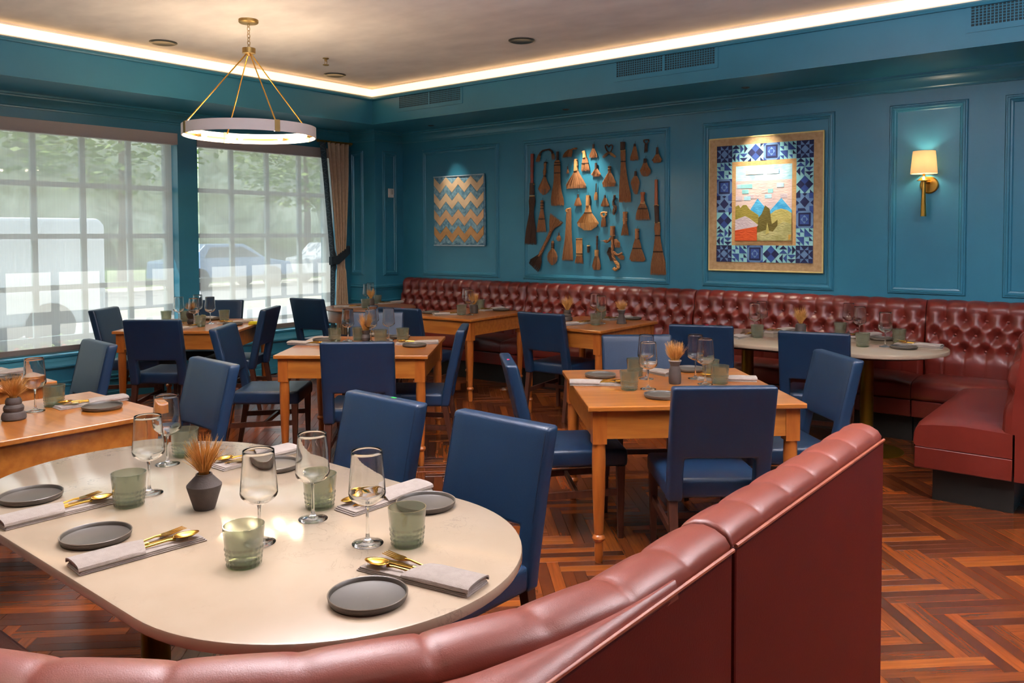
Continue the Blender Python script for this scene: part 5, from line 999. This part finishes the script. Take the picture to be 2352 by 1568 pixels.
for bi, (label, (ox, oz), parts) in enumerate(BROOMS):
    t = thing('hand_broom', label, 'broom', (ox, YB-.004, oz), 0, 'handmade brooms on the middle wall panel')
    for pi, (kind, col, P, ex) in enumerate(parts):
        m = BM[col] if col in BM else STRAW
        if kind == 'H':
            prof = [(p[2], p[1]) for p in P]; cx = P[0][0]
            mb = MB(); n = 12; vs = []; fs = []
            pts = [(p[0], -.018, p[1]) for p in P]; rr = [p[2] for p in P]
            if len(pts) > 2 or True: mb.tube(pts, rr, n)
            mb.obj('handle', m, t, smooth=True)
            if pi == 0: MB().tube([(P[0][0]-.004, -.016, P[0][1]), (P[0][0]+.002, -.006, P[0][1]+.03), (P[0][0]+.006, -.014, P[0][1])], .0011, 5).obj('hanging_loop', BLKT, t)
        elif kind == 'T':
            mb = MB(); rd = random.Random(bi)
            for s in range(3):
                a0 = s*2.09
                pts = []; dens = []
                for k in range(len(P)-1):
                    for q in range(5): f = q/5; dens.append((P[k][0]+(P[k+1][0]-P[k][0])*f, P[k][1]+(P[k+1][1]-P[k][1])*f))
                dens.append(P[-1][:2])
                for k, (x, z) in enumerate(dens):
                    a = a0+k*.55; pts.append((x+ex*.45*math.cos(a), -.016+ex*.45*math.sin(a), z+ex*.2*math.cos(a)))
                mb.tube(pts, ex*.62, 7)
            mb.obj('braided_handle', m, t, smooth=True)
        elif kind == 'P':
            mb = MB(); (x0, z0, h0), (x1, z1, h1) = P
            for k in range(9):
                u = -1+2*k/8; mb.tube([(x0+h0*u, -.016, z0), (x1+h1*u, -.016, z1)], h0*.16, 6)
            mb.obj('bound_stalks', m, t, smooth=True)
        elif kind == 'B':
            x, z, h = P
            mb = MB(); n = 20; dep = min(h, .014)+.004
            for dz in (-.003, .003):
                mb.tube([(x+(h+.0015)*math.cos(2*math.pi*i/n), -.016+dep*math.sin(2*math.pi*i/n)*(1 if h < .03 else .8), z+dz) for i in range(n)], .0024, 5, closed=True)
            mb.obj('binding', BAND if col == 'band' else BM.get(col, BLKT) if col == 'tan' else BLKT, t, smooth=True)
        else:
            o = fibres(P, int(ex), bi*10+pi, kind == 'X').obj('bristles', m, t); o['kind'] = 'stuff'

# ================================================================ TABLEWARE
ZT = .76
def zt(l): return .78 if 'banquette table' in l else ZT
def proto_glass():
    t = link('wine_glass', None)
    MB().lathe([(.001, .0), (.041, .0005), (.0412, .002), (.03, .0045), (.012, .009), (.006, .016), (.0042, .03), (.0036, .06), (.0038, .09), (.006, .102)], 28, cap=False).obj('stem', GLASSM, t, smooth=True, angle=180)
    MB().lathe([(.001, .1025), (.008, .103), (.024, .108), (.040, .118), (.0465, .126), (.0485, .134), (.0478, .146), (.0455, .175), (.0425, .21), (.0408, .238), (.0404, .246), (.0396, .2462), (.0394, .244), (.0446, .175), (.0472, .14), (.046, .13), (.03, .114), (.001, .106)], 36, cap=False).obj('bowl', GLASSM, t, smooth=True, angle=180)
    return t
def proto_tumbler():
    t = link('tumbler', None); n = 80; H = .1
    def rad(z): return .0395+.0105*(z/H)
    vs = []; fs = []; rows = 44
    for k in range(rows+1):
        z = H*k/rows
        for i in range(n):
            a = 2*math.pi*i/n; r = rad(z)
            if z < .05: d = .0030*abs(math.sin(10*a))**.8*abs(math.sin(math.pi*z/.0125+ .01))**.8
            elif z < .094: d = .0007*abs(math.sin(20*a))*abs(math.sin(math.pi*z/.0044))
            else: d = 0
            vs.append(((r+d)*math.cos(a), (r+d)*math.sin(a), z))
    for k in range(rows):
        for i in range(n): j = (i+1) % n; fs.append((k*n+i, k*n+j, (k+1)*n+j, (k+1)*n+i))
    b = len(vs)
    ri = [(rad(H)-.0022, H), (rad(.09)-.0028, .09), (rad(.03)-.004, .03), (.034, .018), (.002, .015)]
    for r, z in ri:
        for i in range(n): a = 2*math.pi*i/n; vs.append((r*math.cos(a), r*math.sin(a), z))
    pr = rows*n
    for q in range(len(ri)):
        c = b+q*n
        for i in range(n): j = (i+1) % n; fs.append((pr+i, pr+j, c+j, c+i))
        pr = c
    m = MB(); m.add(vs, fs); m.obj('glass_body', GREENG, t, smooth=True, angle=60)
    MB().lathe([(.002, .0), (.037, 0), (.0385, .003), (.036, .012), (.002, .014)], 40).obj('glass_base', GREENB, t, smooth=True)
    return t
def proto_plate():
    t = link('plate', None)
    MB().lathe([(.001, 0), (.078, 0), (.084, .003), (.087, .009), (.0885, .017), (.0875, .0185), (.0855, .0175), (.083, .0085), (.078, .0065), (.001, .006)], 56, cap=False).obj('dish', STONE, t, smooth=True, angle=50)
    MB().lathe([(.0885, .0168), (.0889, .0178), (.0877, .0188), (.0858, .0178), (.0868, .0172), (.0885, .0168)], 56, cap=False).obj('rim', mat('bronze_rim', '#5f5346', .35), t, smooth=True)
    return t
def napkin_mesh(L):
    # long folded linen lying along x, pocket end at -x
    return L
def proto_napkin(L):
    t = link('napkin', None); w = .046; h = L/2
    m = MB()
    for k in range(3):      # lower folds: thin rounded layers
        z0 = .0003+k*.004
        m2 = [(-h+.002*k, -w+.0012*k), (h-.004*k, -w+.002*k), (h-.004*k, w-.001*k), (-h+.002*k, w-.0016*k)]
        m.prism(m2, z0, z0+.0039)
    m.obj('folded_cloth', LINEN, t, bevel=.0015, seg=2)
    # pocket: cloth wrapped over, rounded long edges, open end at the right
    prof = []
    for k in range(13):
        a = math.pi*k/12; prof.append((-w*1.02*math.cos(a)*(1 if True else 1), .013+.0135*math.sin(a)**.55))
    inner = [(y*.955, z-.0032) for y, z in reversed(prof)]
    ring = prof+inner; fr = []
    xs = [-h-.002, -h*.6, -h*.2, .012]
    vs = []; fs = []; n = len(ring)
    for q, x in enumerate(xs):
        for y, z in ring: vs.append((x+(.014*(y/w) if q == 3 else 0), y, z-(.0035 if q == 3 else 0)*(1 if z > .014 else 0)))
    for k in range(len(xs)-1):
        for i in range(n): j = (i+1) % n; fs.append((k*n+i, k*n+j, (k+1)*n+j, (k+1)*n+i))
    for e, rv in ((0, False), (len(xs)-1, True)):
        for i in range(len(prof)-1):
            a, b, c, d = e*n+i, e*n+i+1, e*n+n-2-i, e*n+n-1-i; fs.append((a, b, c, d) if rv else (d, c, b, a))
    p = MB(); p.add(vs, fs); p.obj('pocket_fold', LINEN, t, fix=True, smooth=True, angle=40)
    m = MB()
    for k in range(2):
        z = .0155+.0042*k; y = w*(.93-.1*k)
        m.prism([(-h+.003, -y), (-.01, -y), (-.01, y), (-h+.003, y)], z-.0012, z+.0022)
    m.obj('inner_fold', LINEN, t, bevel=.001)
    return t
def cutlery(kind):
    t = link(kind, None)
    hz = .004
    if kind == 'spoon':
        MB().tube([(-.12, 0, .003), (-.02, 0, .004), (.03, 0, .0075), (.05, 0, .006)], [.0045, .003, .0026, .004], 8).obj('handle', GOLD, t, smooth=True)
        def f(u, v):
            a = u*2*math.pi; r = v; x = .078+.034*math.cos(a)*r; y = .0205*math.sin(a)*r*(1-.16*math.cos(a)); return (x, y, .0125-.0105*(1-r*r)+.001)
        o = MB().grid(f, 28, 8).obj('bowl', GOLD, t, smooth=True, angle=180, fix=True); md = o.modifiers.new('th', 'SOLIDIFY'); md.thickness = .0014
    elif kind == 'fork':
        MB().tube([(-.12, 0, .003), (-.02, 0, .004), (.03, 0, .009), (.045, 0, .007)], [.0045, .003, .0026, .004], 8).obj('handle', GOLD, t, smooth=True)
        m = MB(); m.prism([(.04, -.004), (.055, -.0125), (.07, -.0135), (.07, .0135), (.055, .0125), (.04, .004)], .006, .0078)
        for k in range(4):
            y = -.0105+.007*k; m.add([(.069, y-.0024, .006), (.069, y+.0024, .006), (.112, y+.0011, .0105), (.112, y-.0011, .0105), (.069, y-.0024, .0078), (.069, y+.0024, .0078), (.112, y+.0011, .0117), (.112, y-.0011, .0117)], [(3, 2, 1, 0), (4, 5, 6, 7), (0, 1, 5, 4), (1, 2, 6, 5), (2, 3, 7, 6), (3, 0, 4, 7)])
        m.obj('tines', GOLD, t)
    else:
        MB().tube([(-.12, 0, .004), (-.03, 0, .004), (.0, 0, .004)], [.005, .004, .0045], 8).obj('handle', GOLD, t, smooth=True)
        MB().prism([(-.005, -.005), (.05, -.0095), (.085, -.0085), (.108, .004), (.105, .0055), (0, .0055)], .0032, .0048).obj('blade', GOLD, t, bevel=.0005)
    return t
def spread(proto, items, z, fn):
    tl = tree_list(proto); first = True
    for it in items:
        c = proto if first else copy_from(proto, tl); first = False
        fn(c, it)
def pl(cat, group, pre):
    def f(c, it):
        (x, y), l = it[0], it[1]; c.location = (x, y, zt(l)); c.rotation_euler = (0, 0, random.random()*6.28); tag(c, pre+l, cat, group)
    return f
spread(proto_glass(), GLASSES, ZT, pl('wine glass', 'clear wine glasses on the tables', 'clear wine '))
spread(proto_tumbler(), TUMBLERS, ZT, pl('tumbler', 'green pressed glass tumblers on the tables', 'green '))
spread(proto_plate(), PLATES, ZT, pl('plate', 'grey side plates on the tables', 'grey side '))
NL = .315; nap = proto_napkin(NL); ntl = tree_list(nap)
cut = {k: cutlery(k) for k in ('fork', 'knife', 'spoon')}; ctl = {k: tree_list(cut[k]) for k in cut}
for i, ((x, y), ang, L, place) in enumerate(NAPKINS):
    c = nap if i == 0 else copy_from(nap, ntl)
    zz = zt(place); c.location = (x, y, zz); c.rotation_euler = (0, 0, ang); tag(c, 'folded grey linen napkin '+place, 'napkin', 'linen napkins on the tables')
    for k, dy, da, sx in (('fork', .022, .10, .0), ('knife', .002, .02, .004), ('spoon', -.02, -.08, .012)):
        if L < .205 and k == 'knife' and i > 12: pass
        q = cut[k] if i == 0 else copy_from(cut[k], ctl[k])
        s = -1 if i in (2,) else 1
        off = Matrix.Rotation(ang, 4, 'Z') @ Vector((.02+sx, dy*s, 0))
        q.location = (x+off.x, y+off.y, zz+.0135); q.rotation_euler = (0, 0, ang+da*s)
        tag(q, 'gold %s tucked in the napkin %s' % (k, place), k, 'gold cutlery in the napkins')
# vases with dried grass
VP = {'angular': [(.001, 0), (.029, 0), (.031, .004), (.05, .068), (.05, .072), (.024, .1), (.023, .105), (.019, .105), (.019, .09), (.001, .03)],
      'stacked': [(.001, 0), (.044, 0), (.049, .006), (.049, .02), (.044, .032), (.037, .037), (.04, .043), (.041, .055), (.036, .065), (.031, .068), (.033, .074), (.032, .086), (.027, .096), (.02, .098), (.018, .085), (.001, .02)],
      'hourglass': [(.001, 0), (.03, 0), (.033, .01), (.034, .04), (.031, .075), (.024, .098), (.026, .105), (.033, .123), (.034, .127), (.03, .127), (.022, .105), (.001, .06)],
      'flared': [(.001, 0), (.026, 0), (.034, .012), (.038, .03), (.034, .046), (.026, .056), (.03, .072), (.038, .088), (.034, .088), (.022, .058), (.001, .03)],
      'ball': [(.001, 0), (.026, 0), (.034, .012), (.036, .028), (.03, .046), (.026, .05), (.036, .062), (.043, .085), (.04, .108), (.028, .124), (.02, .126), (.018, .115), (.001, .06)],
      'cylinder': [(.001, 0), (.038, 0), (.041, .006), (.042, .07), (.036, .086), (.026, .09), (.02, .09), (.02, .08), (.001, .02)],
      'cone': [(.001, 0), (.044, 0), (.045, .005), (.024, .075), (.023, .085), (.036, .118), (.037, .124), (.032, .124), (.02, .09), (.001, .05)]}
PALE = {'hourglass', 'cone'}
for i, (kind, (x, y), gh, word, place) in enumerate(VASES):
    t = thing('bud_vase', 'small dark clay %s vase %s' % (word, place), 'vase', (x, y, zt(place)), 0, 'dark clay bud vases')
    P = VP[kind]; MB().lathe(P, 40, cap=False).obj('body', CLAY, t, smooth=True, angle=25)
    zm = max(p[1] for p in P); rm = [p[0] for p in P if p[1] == zm]
    if kind in PALE: MB().lathe([(max(rm)+.0008, zm-.003), (max(rm)+.0008, zm+.0015), (min(rm)-.0005, zm+.0015), (min(rm)-.0005, zm-.003), (max(rm)+.0008, zm-.003)], 40, cap=False).obj('rim', RIM, t)
    rd = random.Random(i); m = MB(); rn = min(rm)*.72; fan = .052 if i != 8 else .06
    for k in range(330 if i < 3 else 190):
        a = rd.random()*6.283; q = rd.random()**.5; b = (rd.gauss(0, .5))
        c, s = math.cos(a), math.sin(a); top = gh*(.72+.28*rd.random())*(1-.12*q)
        sp = fan*(.2+.75*q)*(1.25 if rd.random() < .10 else 1)
        p0 = (rn*q*c, rn*q*s, zm-.035); p1 = (rn*1.05*q*c, rn*1.05*q*s, zm+.006); p2 = ((rn*.6+sp*.55)*c*q**.3, (rn*.6+sp*.55)*s*q**.3, zm+(top-zm)*.6); p3 = (sp*c*1.15+.006*b, sp*s*1.15, top)
        m.tube([p0, p1, p2, p3], [.0005, .0006, .0009, .0003], 3, cap=False)
    g = m.obj('dried_grass', GRASS, None, (x, y, zt(place))); tag(g, 'tuft of dried golden grass in the %s vase %s' % (word, place), 'dried grass', 'dried grass tufts in the vases')
# folded yellow cloth on the window table
t = thing('folded_cloth', 'small bright yellow folded cloth on the table by the left window', 'cloth', (-6.50, 4.36, ZT), 40*D2R)
YL = mat('yellow_cloth', '#c9bb1c', .9, c2='#d4c62a', ns=30, bump=.3, bs=200)
MB().box(-.06, .06, -.035, .035, 0, .012).obj('lower_fold', YL, t, bevel=.004); MB().box(-.058, .06, -.033, .034, .0125, .024).obj('upper_fold', YL, t, bevel=.005)

# ================================================================ PARQUET
PW = .112; PLn = PW*4
PA = 43.2; ca, sa = math.cos(PA*D2R), math.sin(PA*D2R); PX, PY = 2.306+PLn+PW, 3.742-PW
pl_list = []
for kk in range(-110, 111):
    for jj in range(-30, 31):
        bx, by = kk*PW+jj*PLn, kk*PW-jj*PLn
        for (x, y, w_, h_) in ((bx, by, PLn, PW), (bx+PLn, by+PW-PLn, PW, PLn)):
            for half in (.25, .75):
                mx_, my_ = PX-(x+(w_/2 if w_ > h_ else w_*half)), PY+y+(h_*half if w_ > h_ else h_/2)
                X, Y = mx_*ca-my_*sa, mx_*sa+my_*ca
                if XW+.0 < X < 1.6 and .3 < Y < YB+.1: pl_list.append((X, Y, 0 if w_ > h_ else 1))
bpy.context.view_layer.update()
dg = bpy.context.evaluated_depsgraph_get()
camp = Vector((0, 0, 1.567)); Mi = cam.matrix_world.inverted()
foc = 1887.09
score = []
for i, (X, Y, o) in enumerate(pl_list):
    q = Mi @ Vector((X, Y, 0)); sx, sy = 1176+foc*q.x/-q.z if q.z < 0 else -1, 606.5-foc*q.y/-q.z if q.z < 0 else -1
    if q.z >= 0 or not (-40 < sx < 2392 and 500 < sy < 1640): continue
    vis = 0; dx, dy = ((ca, sa) if o == 0 else (-sa, ca))
    for s in (-.15, -.05, .05, .15):
        tgt = Vector((X+dx*s, Y+dy*s, .012)); d = tgt-camp; L_ = d.length
        if not sc.ray_cast(dg, camp+d*.02, d.normalized(), distance=L_*.98-.03)[0]: vis += 1
    if vis: score.append((vis/(q.z*q.z*-q.z), i))
score.sort(reverse=True); chosen = set(i for _, i in score[:298])
def plank_geo(o, tone, seed, X=0, Y=0):
    hl, hw, b = PLn/2-.0004, PW/4-.0004, .0010
    vs = []
    for z, e in ((-.012, 0), (-.0012, 0), (0, b)):
        for sx, sy in ((-1, -1), (1, -1), (1, 1), (-1, 1)): vs.append((sx*(hl-e), sy*(hw-e), z))
    fs = [(8, 9, 10, 11)]+[(4+i, 4+(i+1) % 4, 8+(i+1) % 4, 8+i) for i in range(4)]+[(i, (i+1) % 4, 4+(i+1) % 4, 4+i) for i in range(4)]
    return vs, fs
def set_attr(me, tones, grains):
    a = me.attributes.new('tone', 'FLOAT', 'POINT'); a.data.foreach_set('value', tones)
    g = me.attributes.new('grain', 'FLOAT_VECTOR', 'POINT'); g.data.foreach_set('vector', [c for v in grains for c in v])
NT = 14; shared = []
for k in range(NT):
    vs, fs = plank_geo(0, 0, k); me = bpy.data.meshes.new('plank'); me.from_pydata(vs, [], fs); me.materials.append(PLANK)
    tn = [(k+.5)/NT]*len(vs); set_attr(me, tn, [(v[0]*5+k*3.7, v[1]*70+k*11, k*1.3) for v in vs]); shared.append(me)
rd = random.Random(11); jv = []; jf = []; jt = []; jg = []
for i, (X, Y, o) in enumerate(pl_list):
    k = min(int(rd.random()**.95*NT), NT-1); a = PA*D2R+(math.pi/2 if o else 0)
    dz = rd.uniform(-.0004, .0004)
    if i in chosen:
        link('plank', shared[k], floor, (X, Y, dz), (0, 0, a))
    else:
        vs, fs = plank_geo(o, 0, 0); n = len(jv); c, s = math.cos(a), math.sin(a)
        jv += [(X+v[0]*c-v[1]*s, Y+v[0]*s+v[1]*c, v[2]+dz) for v in vs]; jf += [tuple(q+n for q in f) for f in fs]
        jt += [(k+.5)/NT]*len(vs); jg += [(v[0]*5+i*3.7, v[1]*70+i*1.1, k*1.3) for v in vs]
me = bpy.data.meshes.new('parquet_rest'); me.from_pydata(jv, [], jf); me.materials.append(PLANK); set_attr(me, jt, jg)
link('parquet', me, floor)['kind'] = 'stuff'
